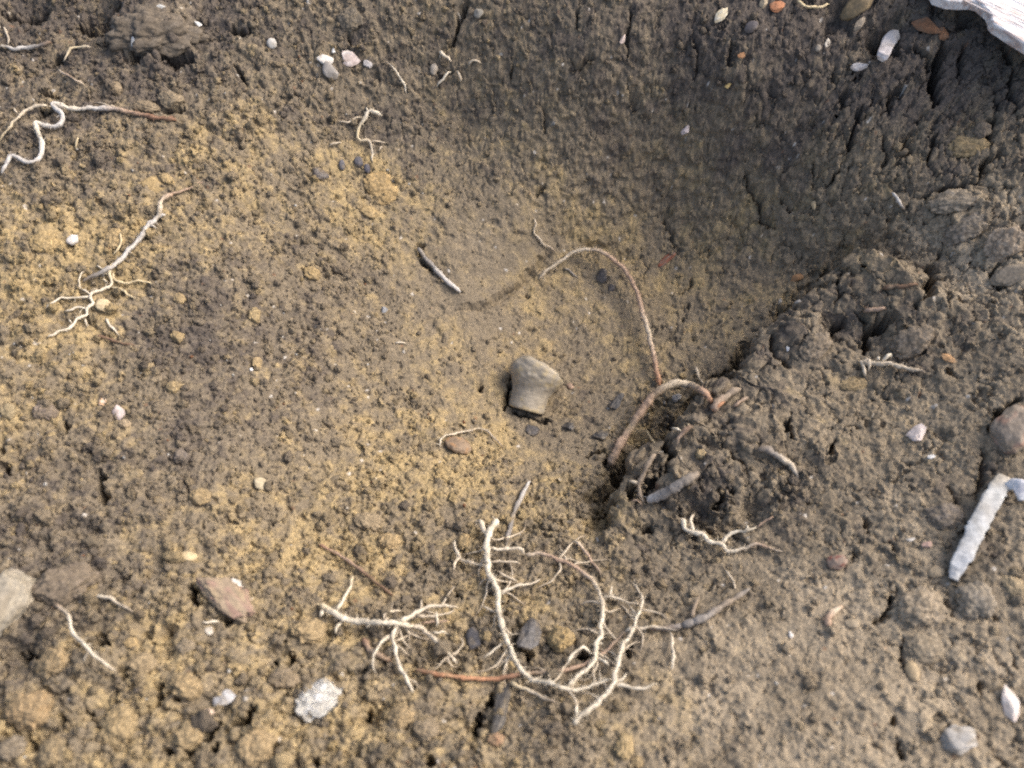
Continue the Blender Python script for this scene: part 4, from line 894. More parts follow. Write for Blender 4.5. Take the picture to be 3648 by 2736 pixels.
root('long straight white root slanting up across the open end of the ring',
     S_(8, [(1505, 1375), (1580, 1300), (1690, 1210), (1762, 1110), (1790, 990), (1820, 880), (1880, 780), (1920, 680), (1950, 580), (1930, 510), (1885, 450)], 11, 3.5, [C_WHITE, C_WHITE, C_WHITE, C_WHITE, C_PALE], lift=[1, 2, 3, 3.5, 3.5, 3.5, 3.5, 3, 3, 2, 1], hair=2), [
    S_(8, [(1762, 1110), (1850, 1132), (1930, 1142), (2000, 1130), (2052, 1108)], 7, 4, C_WHITE, lift=2.5), S_(8, [(1770, 1090), (1830, 1080), (1852, 1038)], 6, 3, C_WHITE, lift=3),
    S_(8, [(1845, 775), (1890, 745), (1940, 755), (2040, 745), (2180, 765)], 7, 4, [C_WHITE, C_PALE, C_GREY], lift=2), S_(8, [(1535, 1330), (1525, 1280), (1535, 1240)], 6, 4, C_WHITE, lift=2)] + tangle(8, [(1580, 1300), (1690, 1210), (1762, 1110), (1790, 990), (1820, 880), (1920, 680), (1950, 580)], 9, 3, ln=(100, 240)))
root('short white rootlet hanging straight down from the grey twig', S_(8, [(2130, 770), (2145, 850), (2152, 930), (2140, 1020)], 5, 6, [C_PALE, C_WHITE], lift=1.5))
root('white branching root spreading left of the biggest root like a fan',
     S_('R', [(215, 535), (260, 570), (340, 612), (430, 632), (520, 636), (600, 640), (680, 650), (760, 668), (850, 740), (910, 800), (962, 862)], 13, 6, [C_YEL, C_WHITE, C_WHITE, C_WHITE, C_WHITE, C_PALE, C_PALE, C_WHITE, C_PALE], lift=[1.5, 2, 3, 3.5, 4, 4, 4, 3.5, 3, 2.5, 1.5], hair=1.6), [
    S_('R', [(240, 565), (225, 585), (212, 605)], 9, 7, C_WHITE, lift=1.5), S_('R', [(310, 570), (340, 510), (385, 430), (388, 375)], 7, 4, [C_WHITE, C_WHITE, C_YEL], lift=2), S_('R', [(330, 630), (308, 660), (298, 695)], 9, 7, C_WHITE, lift=2),
    S_('R', [(650, 640), (740, 580), (830, 547), (910, 545), (965, 560)], 9, 4, [C_WHITE, C_PALE], lift=4), S_('R', [(645, 640), (612, 700), (625, 800), (655, 890), (720, 1015)], 7, 7, C_WHITE, lift=3),
    S_('R', [(620, 690), (580, 715), (525, 750)], 5, 3, C_PALE, lift=2.5), S_('R', [(605, 700), (525, 775), (500, 850), (515, 910)], 4.5, 3, C_WHITE, lift=2.5), S_('R', [(560, 620), (580, 580), (655, 572)], 5, 4, C_PALE, lift=2.5),
    S_('R', [(735, 600), (850, 602), (945, 570)], 5, 3, C_PALE, lift=3), S_('R', [(760, 640), (830, 632), (912, 630)], 4, 4, C_PINK, lift=2.5), S_('R', [(842, 575), (850, 620), (852, 662)], 5, 4, C_WHITE, lift=3), S_('R', [(820, 690), (870, 688), (910, 694)], 4, 3, C_WHITE, lift=2.5)] + tangle('R', [(340, 612), (520, 636), (680, 650), (850, 740), (960, 860)], 8, 4, ln=(100, 240)) + tangle('R', [(650, 640), (612, 700), (625, 800), (720, 1015)], 5, 5, ln=(70, 170)) + tangle('R', [(650, 640), (740, 580), (910, 545)], 5, 6, ln=(70, 170)))
root('thick orange brown root lying under the white roots',
     S_('R', [(730, 897), (800, 908), (900, 925), (1000, 937), (1120, 945), (1220, 935), (1320, 915), (1420, 910), (1530, 900), (1640, 868), (1740, 815), (1820, 740), (1880, 680)], 9, 7, [C_RED, C_ORANGE, C_ORANGE, C_ORANGE, C_RED, C_DRAB, C_PINK, C_PINK, C_PINK, C_DRAB], lift=1.0, wig=.6, knob=.18))
root('rusty root fragment half buried under the fan shaped white root', S_('R', [(445, 725), (480, 780), (530, 815), (600, 850)], 13, 10, [C_RED, C_DRAB, C_RED], lift=.6))
root('pale buff root end reaching from the orange root to the lower crumbs', S_('R', [(1250, 960), (1350, 1010), (1420, 1040), (1500, 1075)], 8, 5, [C_YEL, C_PALE, C_DRAB], lift=1.2))
root('straight red brown twig lying above the fan shaped white root', S_('R', [(205, 210), (300, 260), (400, 325), (500, 405), (610, 490)], 6, 7, [C_RED, C_PINK, C_BROWN, C_BROWN], lift=1.0, wig=.4), name='twig', cat='twig')
root('pinkish rootlet with a pale hooked tip right of the biggest root', S_('R', [(1600, 190), (1640, 235), (1690, 300), (1745, 380)], 7, 5, [C_PALE, C_PINK, C_DRAB], lift=1.2))
root('grey woody twig slanting towards the white roots, its thin end up', S_(9, [(0, 735), (90, 705), (170, 665), (280, 595), (360, 545), (440, 495)], 16, 9, [C_GREY, C_GREY, C_DRAB, C_GREY], lift=.8, wig=.7), [S_(9, [(0, 735), (-70, 745), (-180, 760), (-230, 740)], 12, 6, [C_GREY, C_PINK], lift=.8), S_(9, [(60, 690), (80, 610), (110, 540)], 10, 5, C_DRAB, lift=1)], name='twig', cat='twig', part='side_twig', main_name='main_twig')
root('white forked root at the foot of the root crowded lump',
     S_(9, [(-10, 40), (20, 110), (70, 132), (125, 145), (170, 188), (255, 208), (290, 258), (340, 248), (400, 232), (485, 210), (560, 230), (655, 262)], 10, 4, [C_WHITE, C_WHITE, C_WHITE, C_WHITE, C_PALE, C_PINK, C_PALE], lift=[1, 2, 2.5, 2.5, 2.5, 2, 1.5, 1, .8, .8, .6, .3], hair=1.2),
     [S_(9, [(262, 205), (285, 155), (350, 130), (430, 115), (480, 92)], 8, 5, C_WHITE, lift=1.5), S_(9, [(430, 115), (415, 75)], 4, 3, C_WHITE, lift=1.5), S_(9, [(75, 130), (55, 60), (75, 5)], 6, 5, [C_WHITE, C_PALE], lift=2.5), S_(9, [(480, 92), (540, 60), (590, 20)], 4, 3, C_PINK, lift=1)])
root('thin grey rootlet below the forked root at the foot of the lump', S_(9, [(272, 375), (315, 420), (345, 500)], 4, 4, C_PALE, lift=.5))
# left slope
root('white root with a reddish end, looping twice down the left slope',
     S_(1, [(1140, 775), (1000, 760), (880, 735), (760, 710), (620, 700), (500, 708), (420, 690), (340, 672), (370, 710), (405, 750), (400, 795), (350, 822), (280, 808), (230, 792), (240, 835), (262, 900), (272, 980), (235, 1045), (160, 1045), (80, 1008), (45, 1055), (5, 1115)], 8, 10, [C_RED, C_RED, C_PINK, C_GREYW, C_WHITE, C_GREYW, C_GREYW, C_WHITE, C_GREYW, C_GREYW, C_GREYW], lift=[.3, .6, .8, 1, 1.4, 1.6, 2, 2.5, 3, 3, 2.5, 2, 2, 2, 2, 2, 2, 1.6, 1.4, 1.4, 1.4, 1], wig=.7, hair=.6),
     [S_(1, [(300, 672), (200, 702), (110, 762), (50, 845), (-10, 905)], 7, 4, [C_PALE, C_PALE, C_YEL], lift=[2.5, 2, 1.5, 1.2, 1], hair=1.5), S_(1, [(110, 725), (85, 690)], 4, 3, C_PALE, lift=1), S_(1, [(760, 700), (690, 680), (600, 655)], 3.5, 3, C_PALE, lift=1)])
root('greyish white root with fine branches forking down the ochre slope',
     S_('V', [(372, 418), (352, 430), (345, 450), (340, 470), (318, 490), (298, 520), (270, 550), (240, 578), (200, 596), (178, 608)], 9, 9, [C_PINK, C_PALE, C_GREYW, C_GREYW, C_GREYW, C_GREYW, C_GREY, C_DRAB], lift=1.4, hair=1.2), [
     S_(4, [(722, 40), (712, 100), (722, 150), (712, 192), (660, 218), (600, 245), (588, 280), (600, 312), (560, 345), (560, 388), (498, 408), (462, 460), (380, 495), (300, 522)], 5.5, 6, [C_YEL, C_WHITE, C_WHITE, C_WHITE, C_WHITE], lift=1.2),
     S_(4, [(592, 262), (550, 225), (515, 195), (532, 92)], 4.5, 3, C_WHITE, lift=1), S_(4, [(582, 266), (500, 268), (400, 275), (290, 330)], 4, 4.5, C_WHITE, lift=1), S_(4, [(560, 338), (485, 338), (412, 358)], 4, 3.5, C_WHITE, lift=1),
     S_(4, [(728, 100), (745, 150), (800, 178), (900, 158), (992, 187)], 4.5, 3.5, C_YEL, lift=1), S_(4, [(712, 194), (770, 212), (872, 270)], 4.5, 4, C_YEL, lift=1), S_(4, [(618, 55), (650, 80), (690, 100)], 3.5, 3, C_WHITE, lift=1),
     S_(4, [(545, 400), (558, 442)], 5, 3, C_WHITE, lift=1), S_(4, [(465, 432), (445, 400)], 4, 3, C_WHITE, lift=1), S_(1, [(1090, 1265), (1200, 1230), (1310, 1175)], 5, 3, C_PINK, lift=.8), S_(1, [(1030, 1400), (1070, 1385)], 6, 5, C_GREYW, lift=1.4), S_(1, [(780, 1500), (780, 1580), (730, 1655)], 4, 4, C_YEL, lift=1), S_(1, [(940, 1450), (1010, 1470)], 5, 4, C_GREYW, lift=1.4)] + tangle(4, [(722, 40), (722, 150), (600, 245), (560, 345), (460, 460), (300, 522)], 7, 7, ln=(40, 110), col=[C_WHITE, C_YEL], lift=.8, r=(2.2, 3.2)))
root('straight cream rootlet below the yellowish white pebble', S_(4, [(680, 398), (720, 455), (765, 512)], 4.5, 3.5, C_WHITE, lift=.8))
root('dark red brown rootlet buried under the straight cream rootlet', S_(4, [(620, 510), (720, 545), (870, 580)], 6, 5, C_BROWN, lift=.2))
root('grey white root stub at the upper edge of the left slope', S_(1, [(-10, 300), (40, 300), (100, 318), (180, 308), (260, 292), (330, 270)], 6, 9, [C_PALE, C_GREYW, C_GREYW, C_GREY, C_BROWN], lift=1.2), [S_(1, [(50, 290), (60, 250), (35, 215), (22, 165)], 4, 5, C_PALE, lift=1.2)])
root('pale bent twig beside the black hole in the left bank', S_(1, [(412, 390), (435, 345), (460, 315), (520, 308), (585, 298)], 4.5, 5, [C_PALE, C_YEL, C_PALE], lift=1.6), name='twig', cat='twig')
root('thin straight rootlet below the black hole in the left bank', S_(1, [(370, 450), (450, 492), (540, 548)], 4, 4, [C_PALE, C_PINK, C_PALE], lift=.9))
root('tiny cream rootlet standing under the looping white root', S_(1, [(505, 880), (498, 915), (482, 960)], 4, 4, C_YEL, lift=1))
root('short curved white root on the bottom clods by the edge', S_(7, [(345, 590), (400, 625), (445, 680), (470, 770), (540, 855), (600, 915), (670, 975), (740, 1025)], 7, 6, [C_BROWN, C_WHITE, C_WHITE, C_WHITE, C_PALE], lift=4.5, hair=.5), [S_(7, [(575, 890), (555, 930), (542, 970)], 5, 5, C_PALE, lift=1.5), S_(7, [(555, 860), (590, 850)], 4, 3, C_WHITE, lift=2)])
root('faint white rootlet above the bottom clods left of the pink stone', S_(7, [(620, 545), (690, 550), (750, 580), (800, 610), (870, 650)], 7, 5, [C_WHITE, C_PALE, C_DRAB], lift=.9))
root('short white straw lying below the pink stone', S_(7, [(1310, 708), (1360, 710), (1418, 712)], 5, 5, C_WHITE, lift=1), name='straw', cat='straw')
# upper middle
root('thin white rootlet curving down the upper bank', S_(2, [(270, 402), (325, 425), (365, 475), (398, 530), (418, 595)], 3, 5, [C_DRAB, C_WHITE, C_WHITE], lift=.8, hair=1))
root('pale forked root caught in the crack of the upper bank', S_(2, [(632, 328), (660, 358), (690, 370), (715, 390)], 7, 5, [C_WHITE, C_PALE], lift=1), [S_(2, [(618, 552), (660, 505), (712, 460)], 4.5, 5, C_WHITE, lift=1), S_(2, [(755, 450), (765, 490), (772, 522)], 7, 5, C_PALE, lift=1), S_(2, [(822, 412), (860, 394), (905, 402)], 5, 4, C_PALE, lift=1), S_(2, [(640, 345), (638, 370)], 4, 3, C_PALE, lift=1)], part='side_root')
root('white root with a tufted tip on the bank under the curved rootlet',
     S_(2, [(262, 742), (230, 730), (180, 725), (160, 755), (118, 815), (105, 870), (128, 908), (178, 915), (196, 965), (205, 1042)], 7, 4, [C_WHITE, C_WHITE, C_YEL, C_PALE, C_WHITE], lift=1.1, hair=1.6),
     [S_(2, [(130, 752), (85, 770), (42, 796), (-20, 778)], 4, 3.5, C_PALE, lift=.8), S_(2, [(178, 912), (240, 915), (290, 917)], 3.5, 3, C_PALE, lift=.7), S_(2, [(178, 722), (165, 700), (168, 685)], 4, 3, C_WHITE, lift=1), S_(2, [(240, 965), (265, 940)], 3.5, 3, C_PALE, lift=.7), S_(1, [(2130, 935), (2212, 918)], 5, 4, C_PALE, lift=.8), S_(2, [(110, 870), (98, 895)], 4, 3, C_PALE, lift=.8)])
root('short whitish rootlet below the cracked corner of the far bank', S_(3, [(1362, 1240), (1400, 1300), (1440, 1355)], 7, 6, [C_GREYW, C_GREYW, C_DRAB], lift=1), [S_(3, [(1385, 1300), (1410, 1310)], 5, 4, C_GREYW, lift=1)])
root('pale curved rootlet at the top edge among dark crumbs', S_(3, [(745, -5), (790, 35), (850, 50), (910, 38), (950, 15)], 5, 5, C_YEL, lift=1.5))
root('rotted cream root stub sticking out of the right bank',
     S_('V', [(1862, 782), (1885, 785), (1912, 785), (1945, 792), (1975, 798), (2000, 803)], 10, 6, [C_PALE, C_PALE, C_PALE, C_PALE, C_DRAB], lift=1.6, hair=1.2), [S_(6, [(1160, 670), (1170, 720), (1185, 775)], 9, 7, C_PALE, lift=1.6), S_(6, [(1290, 680), (1340, 640), (1355, 655)], 9, 6, C_WHITE, lift=2), S_(6, [(1270, 670), (1268, 645)], 7, 5, C_WHITE, lift=2), S_(6, [(1180, 665), (1210, 690), (1205, 740)], 9, 6, C_PALE, lift=2)])
root('reddish rootlet lying in the earth above the rotted cream stub', S_(6, [(1180, 355), (1250, 345), (1320, 335)], 9, 7, C_PINK, lift=.2))
root('buried reddish brown root along the top of the right bank', S_(6, [(1300, 205), (1400, 200), (1530, 175)], 9, 6, C_BROWN, lift=.2))
root('curved purple brown husk pressed in the pale earth', S_(9, [(945, 745), (940, 690), (970, 655), (1000, 630), (1040, 605)], 15, 10, [C_PINK, C_PINK, C_PALE, C_PINK], lift=.1, wig=.4), name='husk', cat='husk')

# ------------------------------------------------------------------ curled peel near the top right
def ribbon(label, f, ctr, hw, col, name, cat, lift, thick=0.0006, curl=0.5, rag=0.0, ns=40):
    pp = P(f, ctr); W_, T_ = march(pp, HS, np.array(lift) * 1e-3)
    s = np.linspace(0, 1, ns); b_ = np.linspace(0, 1, len(pp))
    c = np.stack([np.interp(s, b_, W_[:, q]) for q in range(3)], -1)
    for q in range(3):
        for _ in range(3): c[1:-1, q] = (c[:-2, q] + 2 * c[1:-1, q] + c[2:, q]) / 4
    w_ = np.interp(s, np.linspace(0, 1, len(hw)), hw) * T_.mean() / 3648.0
    tn = np.gradient(c, axis=0); tn /= np.linalg.norm(tn, axis=1)[:, None]
    vd = c - CAM; vd /= np.linalg.norm(vd, axis=1)[:, None]
    sdv = np.cross(tn, vd); sdv /= np.linalg.norm(sdv, axis=1)[:, None]; nv = -vd
    M_ = 9; V = []; F = []; CL = []
    cs = np.array(col)
    for i in range(ns):
        for j in range(2 * M_):
            top = j < M_; u = (j if top else 2 * M_ - 1 - j) / (M_ - 1) * 2 - 1
            prof = math.sqrt(max(0, 1 - (0.75 * u) ** 2)) * curl * w_[i]
            rg_ = 1 + rag * (mnoise.noise(Vector((i * .16, np.sign(u) * 9, 1))) + .6 * mnoise.noise(Vector((i * .47, np.sign(u) * 5, 4))) + .4 * mnoise.noise(Vector((i * 1.1, np.sign(u) * 3, 4)))) * abs(u)
            pnt = c[i] + sdv[i] * u * w_[i] * rg_ + nv[i] * (prof - (0 if top else thick) + rag * .003 * mnoise.noise(Vector(c[i] * 160 + sdv[i] * u * w_[i] * 300)))
            pnt = pnt + nv[i] * 0.00015 * mnoise.noise(Vector(pnt * 900))
            V.append(pnt); x_ = s[i]
            cc_ = np.array([np.interp(x_, np.linspace(0, 1, len(cs)), cs[:, q]) for q in range(3)])
            CL.append(cc_ * (1 + 0.22 * mnoise.noise(Vector(pnt * 500))) * (1 - 0.35 * max(0, mnoise.noise(Vector(pnt * 220))) * np.array([1, 1.1, 1.3])))
    J = 2 * M_
    for i in range(ns - 1):
        for j in range(J): F.append((i * J + j, i * J + (j + 1) % J, (i + 1) * J + (j + 1) % J, (i + 1) * J + j))
    F.append(tuple(range(J))[::-1]); F.append(tuple((ns - 1) * J + j for j in range(J)))
    V = np.array(V); base = V.mean(axis=0)
    ob = mesh_obj(name, V - base, F, M_STONE, np.clip(CL, .02, .85)); ob.location = base
    return tag(ob, label, cat)
ribbon('curled grey and white peel standing in the dark earth by the board', 'W', [(900, 360), (840, 380), (790, 430), (760, 500), (735, 560), (715, 610), (695, 640)], [14, 24, 25, 22, 22, 19, 10], [(.30, .29, .28), (.36, .35, .35), (.42, .40, .40), (.40, .37, .37), (.74, .68, .66), (.76, .73, .71)], 'peel', 'peel', [1.5, 4, 5, 5, 5, 4, 2], curl=.6)
ribbon('thick white flaky stick lying by the right edge', 'Y', [(1225, 495), (1160, 620), (1080, 760), (1010, 890), (940, 1040), (870, 1190), (800, 1310), (755, 1440)], [22, 33, 35, 32, 34, 31, 30, 27, 15], [(.38, .34, .28), (.46, .46, .44), (.36, .35, .33), (.48, .49, .49), (.42, .42, .41), (.50, .51, .52), (.40, .40, .39)], 'white_stick', 'stick', [2, 3, 3, 3, 3, 3, 2.5, 1.5], thick=.0035, curl=.55, rag=.22, ns=90)
ribbon('torn white scrap lying against the flaky stick', 'Y', [(1240, 600), (1300, 570), (1360, 590), (1400, 640), (1410, 720)], [14, 20, 26, 30, 22], [(.66, .66, .66), (.70, .70, .72), (.60, .58, .60), (.72, .73, .75)], 'scrap', 'scrap', [2.5, 4, 4.5, 4, 3], curl=.4)

# ------------------------------------------------------------------ stones, chips, clods
OCH, MID, DRK, PAL = (.34, .235, .105), (.20, .155, .105), (.085, .07, .062), (.29, .24, .175)
WHT, PNK, BLK, GRY = (.46, .42, .36), (.52, .40, .34), (.062, .058, .058), (.26, .245, .22)
def stone(label, f, x, y, w_, h_, col, **kw):
    kw.setdefault('name', 'pebble'); kw.setdefault('cat', 'pebble'); kw.setdefault('amp', .15); kw.setdefault('fine', .025); kw.setdefault('facets', 4); kw.setdefault('mat', M_STONE); kw.setdefault('sub', 3)
    return lump(label, f, x, y, w_, h_, col, **kw)
def chip(label, f, x, y, w_, h_, col, **kw):
    kw.setdefault('name', 'stone_chip'); kw.setdefault('cat', 'chip'); kw.setdefault('flat', .45); kw.setdefault('facets', 10); kw.setdefault('amp', .35); kw.setdefault('fine', .04)
    return stone(label, f, x, y, w_, h_, col, **kw)
def coal(label, f, x, y, w_, h_, **kw):
    kw.setdefault('name', 'charcoal'); kw.setdefault('cat', 'charcoal'); kw.setdefault('facets', 6)
    return lump(label, f, x, y, w_, h_, kw.pop('col', BLK), mat=M_CHAR, sub=kw.pop('sub', 3), **kw)

stone('large flat pinkish stone with a white scab among the lower left clods', 7, 1450, 545, 460, 245, (.255, .195, .135), rot=36, flat=.34, facets=3, sub=5, fine=.09, amp=.35, col2=(.24, .155, .12), up=.38, name='stone', cat='stone')
chip('white lime scab stuck on the large flat pinkish stone', 7, 1535, 465, 110, 55, (.60, .57, .52), rot=20, up=1.5, name='lime_scab', cat='scab')
stone('smooth grey stone cut off by the left edge near the bottom', 7, 20, 600, 400, 470, (.29, .255, .195), rot=15, flat=.5, facets=4, sub=5, fine=.07, amp=.25, col2=(.24, .205, .15), up=.4, name='stone', cat='stone')
lump('big dark slab of clod with white specks beside the smooth grey stone', 7, 420, 470, 480, 260, (.15, .12, .095), rot=-22, flat=.5, sub=5, fine=.07, facets=2, up=.35)
stone('glossy pale yellow pebble up the slope from the pink stone', 7, 1225, 288, 105, 70, (.52, .41, .24), facets=1, up=.5)
chip('small white flake below the pink stone', 7, 1358, 768, 55, 65, WHT)
chip('bluish white crystalline chip between the bottom clods', 7, 1450, 1210, 150, 120, (.46, .46, .47), up=.5, col2=(.24, .22, .2))
chip('tiny orange white chip below the crystalline chip', 7, 1355, 1295, 75, 45, (.62, .47, .36), rot=15)
for lab, a, b, cw_, ch_, cl_, rt in [
    ('round brown clod with orange flecks in the bottom corner', 200, 1285, 360, 270, (.27, .185, .10), 10), ('upright ochre clod right of the flecked corner clod', 780, 1380, 240, 330, (.29, .215, .115), 0),
    ('knobbly ochre clod above the upright ochre clod', 930, 980, 200, 160, (.26, .20, .125), 0), ('broad ochre clod under the short curved white root', 330, 980, 270, 220, (.29, .21, .115), -10),
    ('wedge shaped ochre clod below the dark gap', 1210, 1130, 230, 170, (.31, .225, .12), 30), ('grey brown pointed clod touching the white mould', 1845, 1075, 220, 130, (.21, .165, .12), 5),
    ('low ochre clod at the bottom edge', 340, 1560, 260, 230, (.29, .22, .125), 0), ('smooth ochre clod above the white mould', 2010, 770, 260, 190, (.36, .265, .14), 0),
    ('block of ochre earth right of the black crack', 1660, 1530, 280, 240, (.30, .22, .125), 0), ('ochre clod between two bottom cracks', 1230, 1440, 230, 180, (.29, .215, .12), -35),
    ('grey clod in the very corner at the bottom', 70, 1530, 200, 180, (.17, .145, .115), 0), ('small ochre ball on the clods under the curved root', 850, 850, 90, 80, (.37, .26, .12), 0), ('grey brown ball below the white straw', 1200, 870, 140, 120, (.19, .16, .125), 0)]:
    lump(lab, 7, a, b, cw_, ch_, cl_, rot=rt, flat=.62, sub=5 if cw_ > 150 else 4, fine=.075, up=.25)
# white mould
def mould():
    o_ = lump('fluffy white mould growing over a clod at the bottom', 'R', 205, 1065, 275, 215, (.44, .42, .37), name='white_mould', cat='mould', mat=M_CLOD, flat=.2, sub=5, amp=.55, freq=1.6, fine=.12, rot=-25, up=.62, col2=(.60, .59, .56))
    me_ = o_.data; rg = np.random.default_rng(4); V = []; F = []; CL = []
    co = np.array([v.co for v in me_.vertices]); no = np.array([v.normal for v in me_.vertices])
    for i in rg.choice(np.where(no[:, 2] > 0.0)[0], 900):
        d_ = no[i] + rg.normal(0, .6, 3); d_ /= np.linalg.norm(d_); ln = rg.uniform(.0004, .0016); b0 = len(V); th = .00007
        s1 = np.cross(d_, [.3, .5, .8]); s1 /= np.linalg.norm(s1); s2 = np.cross(d_, s1)
        e_ = co[i] + d_ * ln + rg.normal(0, .0003, 3)
        for an in (0, 2.1, 4.2): V.append(co[i] + (s1 * math.cos(an) + s2 * math.sin(an)) * th); CL.append((.7, .7, .69))
        V.append(e_); CL.append((.72, .72, .71)); F += [(b0, b0 + 1, b0 + 3), (b0 + 1, b0 + 2, b0 + 3), (b0 + 2, b0, b0 + 3)]
    g = mesh_obj('fuzz', V, F, M_ROOT, CL, o_); g['kind'] = 'stuff'
mould()
coal('blue black lump of charcoal inside the ring of white roots', 'R', 1050, 730, 95, 150, col=(.035, .035, .042), rot=-10, up=.5)
coal('long grey charcoal stick inside the ring beside the biggest root', 'R', 1350, 730, 130, 250, col=(.085, .08, .078), rot=12, flat=.7, sub=4, up=.5)
coal('long dark charcoal stick standing below the orange root', 'R', 1190, 1100, 95, 300, col=(.055, .052, .05), rot=10, flat=.75, sub=4, up=.45)
lump('bright ochre crumb ball inside the ring of white roots', 'R', 1520, 725, 165, 160, (.38, .27, .12), sub=4, flat=.75, fine=.09, up=.45)
lump('brown reddish clod at the lower end of the charcoal stick', 'R', 1170, 1270, 100, 80, (.25, .14, .09), up=.4)
lump('grey brown clod left of the lower charcoal stick', 8, 555, 1410, 190, 160, (.20, .16, .115), fine=.08, up=.3)
lump('ochre clod beside the grey brown clod at the bottom', 8, 385, 1320, 200, 170, (.30, .22, .125), fine=.08, up=.3)
lump('upright bright ochre clod near the bottom right of the roots', 8, 1835, 1520, 130, 180, (.37, .275, .14), fine=.08, rot=20, up=.3)
lump('small ochre clod touching the bright upright ochre clod', 8, 1920, 1620, 90, 80, (.36, .26, .13), up=.3)
lump('ochre lump under the thin twig above the white fan', 8, 310, 190, 170, 130, (.34, .245, .125), fine=.08, up=.3)
lump('grey brown round lump in the upper row above the white fan', 8, 180, 60, 200, 130, (.25, .195, .125), fine=.06, up=.2)
lump('ochre lump hanging left of the biggest root top', 8, 790, 190, 90, 130, (.36, .26, .13), up=.3)
# around the clay fragment
stone('brown pebble held in the loop of the fine white rootlet', 5, 755, 1225, 190, 130, (.23, .165, .11), rot=25, up=.4, facets=2, sub=4, col2=(.28, .16, .08))
coal('dark charcoal crumb below the clay fragment', 5, 1245, 1125, 95, 100, col=(.06, .055, .055))
coal('charcoal crumb right of the clay fragment foot', 5, 1470, 1105, 85, 70, col=(.065, .062, .06))
coal('shiny dark seed shaped charcoal in the shade of the hooked root', 'Q', 350, 450, 110, 210, col=(.05, .048, .048), rot=35, up=.4)
coal('broad dark charcoal crumb under the shiny seed shaped one', 'Q', 220, 740, 150, 110, col=(.07, .065, .06))
coal('round dark crumb of charcoal under the bend of the arching root', 'X', 1710, 700, 110, 120, col=(.07, .063, .06), up=.3)
coal('small dark crumb below the round charcoal under the arching root', 'X', 1790, 800, 70, 70, col=(.075, .067, .065))
chip('rusty red splinter on the bank right of the arching root', 'V', 1438, 562, 46, 16, (.24, .07, .035), rot=-35, up=.6, col2=(.25, .20, .16), name='splinter', cat='splinter')
chip('bluish grey flake pressed in the earth left of the pit floor', 5, 275, 345, 55, 50, (.21, .22, .235), up=.3)
chip('small grey angular chip under the hooked root', 'Q', 890, 410, 85, 70, (.34, .32, .30), up=.8)
stone('pink tinged crumb at the right flank of the clay fragment', 'Z', 1830, 970, 150, 150, (.29, .20, .145), up=.15)
# upper middle
chip('large pinkish white chip at the top of the far bank', 2, 62, 385, 130, 85, (.58, .47, .42), rot=10, up=.6, col2=(.66, .60, .56))
chip('small whitish chip right of the large pinkish one', 2, 172, 418, 68, 42, (.52, .48, .45), rot=25)
chip('irregular white chip left of the large pinkish one', 1, 2115, 382, 120, 62, (.70, .66, .60), rot=10, up=.7)
chip('tiny white chip just above the irregular white chip', 1, 2160, 328, 32, 34, (.66, .65, .62))
stone('grey pebble under the irregular white chip', 1, 2140, 462, 110, 90, (.27, .25, .23))
stone('pale grey rounded pebble on the left of the upper bank', 1, 1762, 282, 68, 60, (.46, .44, .40), facets=2, up=.5)
stone('pale buff pebble beside the forked root in the crack', 2, 600, 450, 55, 60, (.36, .31, .25))
chip('slim pinkish chip stuck in the far bank', 2, 1825, 258, 32, 68, (.50, .40, .35), rot=25, up=.8)
stone('grey pebble at the very top of the far bank', 2, 888, 85, 68, 55, (.26, .24, .20))
stone('round blue black pebble below the tufted white root', 2, 112, 1048, 60, 62, (.07, .07, .085), facets=0)
stone('smaller blue black pebble next to the round one', 2, 168, 1092, 42, 48, (.065, .065, .085), facets=0)
stone('dark blue grey pebble left of the round blue black one', 2, 5, 1068, 42, 60, (.09, .09, .105), facets=0)
lump('bright ochre patch of clod on the upper slope', 2, 255, 1215, 260, 190, (.37, .255, .115), flat=.3, fine=.08, up=.1, rot=25)
lump('ochre clod below the bright ochre patch', 2, 185, 1375, 130, 95, (.36, .26, .125), flat=.4, up=.2)
lump('dark slaty clod at the top end of the upper bank', 2, 60, 130, 180, 130, (.115, .105, .09), up=.2, flat=.5)
coal('dark crumb in the shadow left of the dug wall', 1, 2070, 1130, 120, 80, col=(.075, .065, .062), up=.2)
# top right
chip('folded yellowish white chip at the top of the dark bank', 3, 245, 108, 130, 70, (.62, .53, .36), rot=-35, up=.7, col2=(.70, .66, .56))
chip('terracotta brick flake at the top edge', 3, 615, 42, 105, 70, (.42, .18, .085), rot=15, up=.5, name='brick_flake', cat='brick flake')
chip('cream flake beside the terracotta brick flake', 3, 525, 18, 55, 60, (.40, .32, .21))
stone('dull ochre slab of earth at the top edge under the pale rootlet', 3, 1130, 50, 190, 120, (.21, .155, .085), facets=3, sub=4, up=.3)
chip('grey white flake below the curled peel', 3, 1150, 428, 120, 50, (.46, .44, .43), rot=-5, up=.6, col2=(.34, .30, .27))
stone('little round buff pebble left of the curled peel', 3, 878, 312, 38, 38, (.34, .29, .23), facets=0)
chip('pale speckled chip above the little buff pebble', 3, 935, 282, 40, 70, (.44, .40, .34), rot=15)
chip('beige elongated chip above the black gap near the peel', 3, 1150, 155, 55, 80, (.30, .245, .18), rot=30, up=.5)
chip('orange crumb in the dark far bank', 3, 380, 360, 48, 30, (.36, .18, .08))
chip('bright yellow crumb in the dark far bank', 3, 292, 558, 40, 26, (.50, .36, .14), up=.6)
stone('purplish grey pebble near the top of the dark bank', 3, 445, 175, 90, 60, (.12, .105, .105), facets=1)
chip('pinkish white chip on the far bank beside the wall crack', 3, 14, 842, 60, 50, (.52, .44, .42), rot=-35, up=.7)
chip('narrow yellow chip on the smooth far bank', 3, 850, 1325, 30, 58, (.44, .34, .20), rot=-10, up=.6)
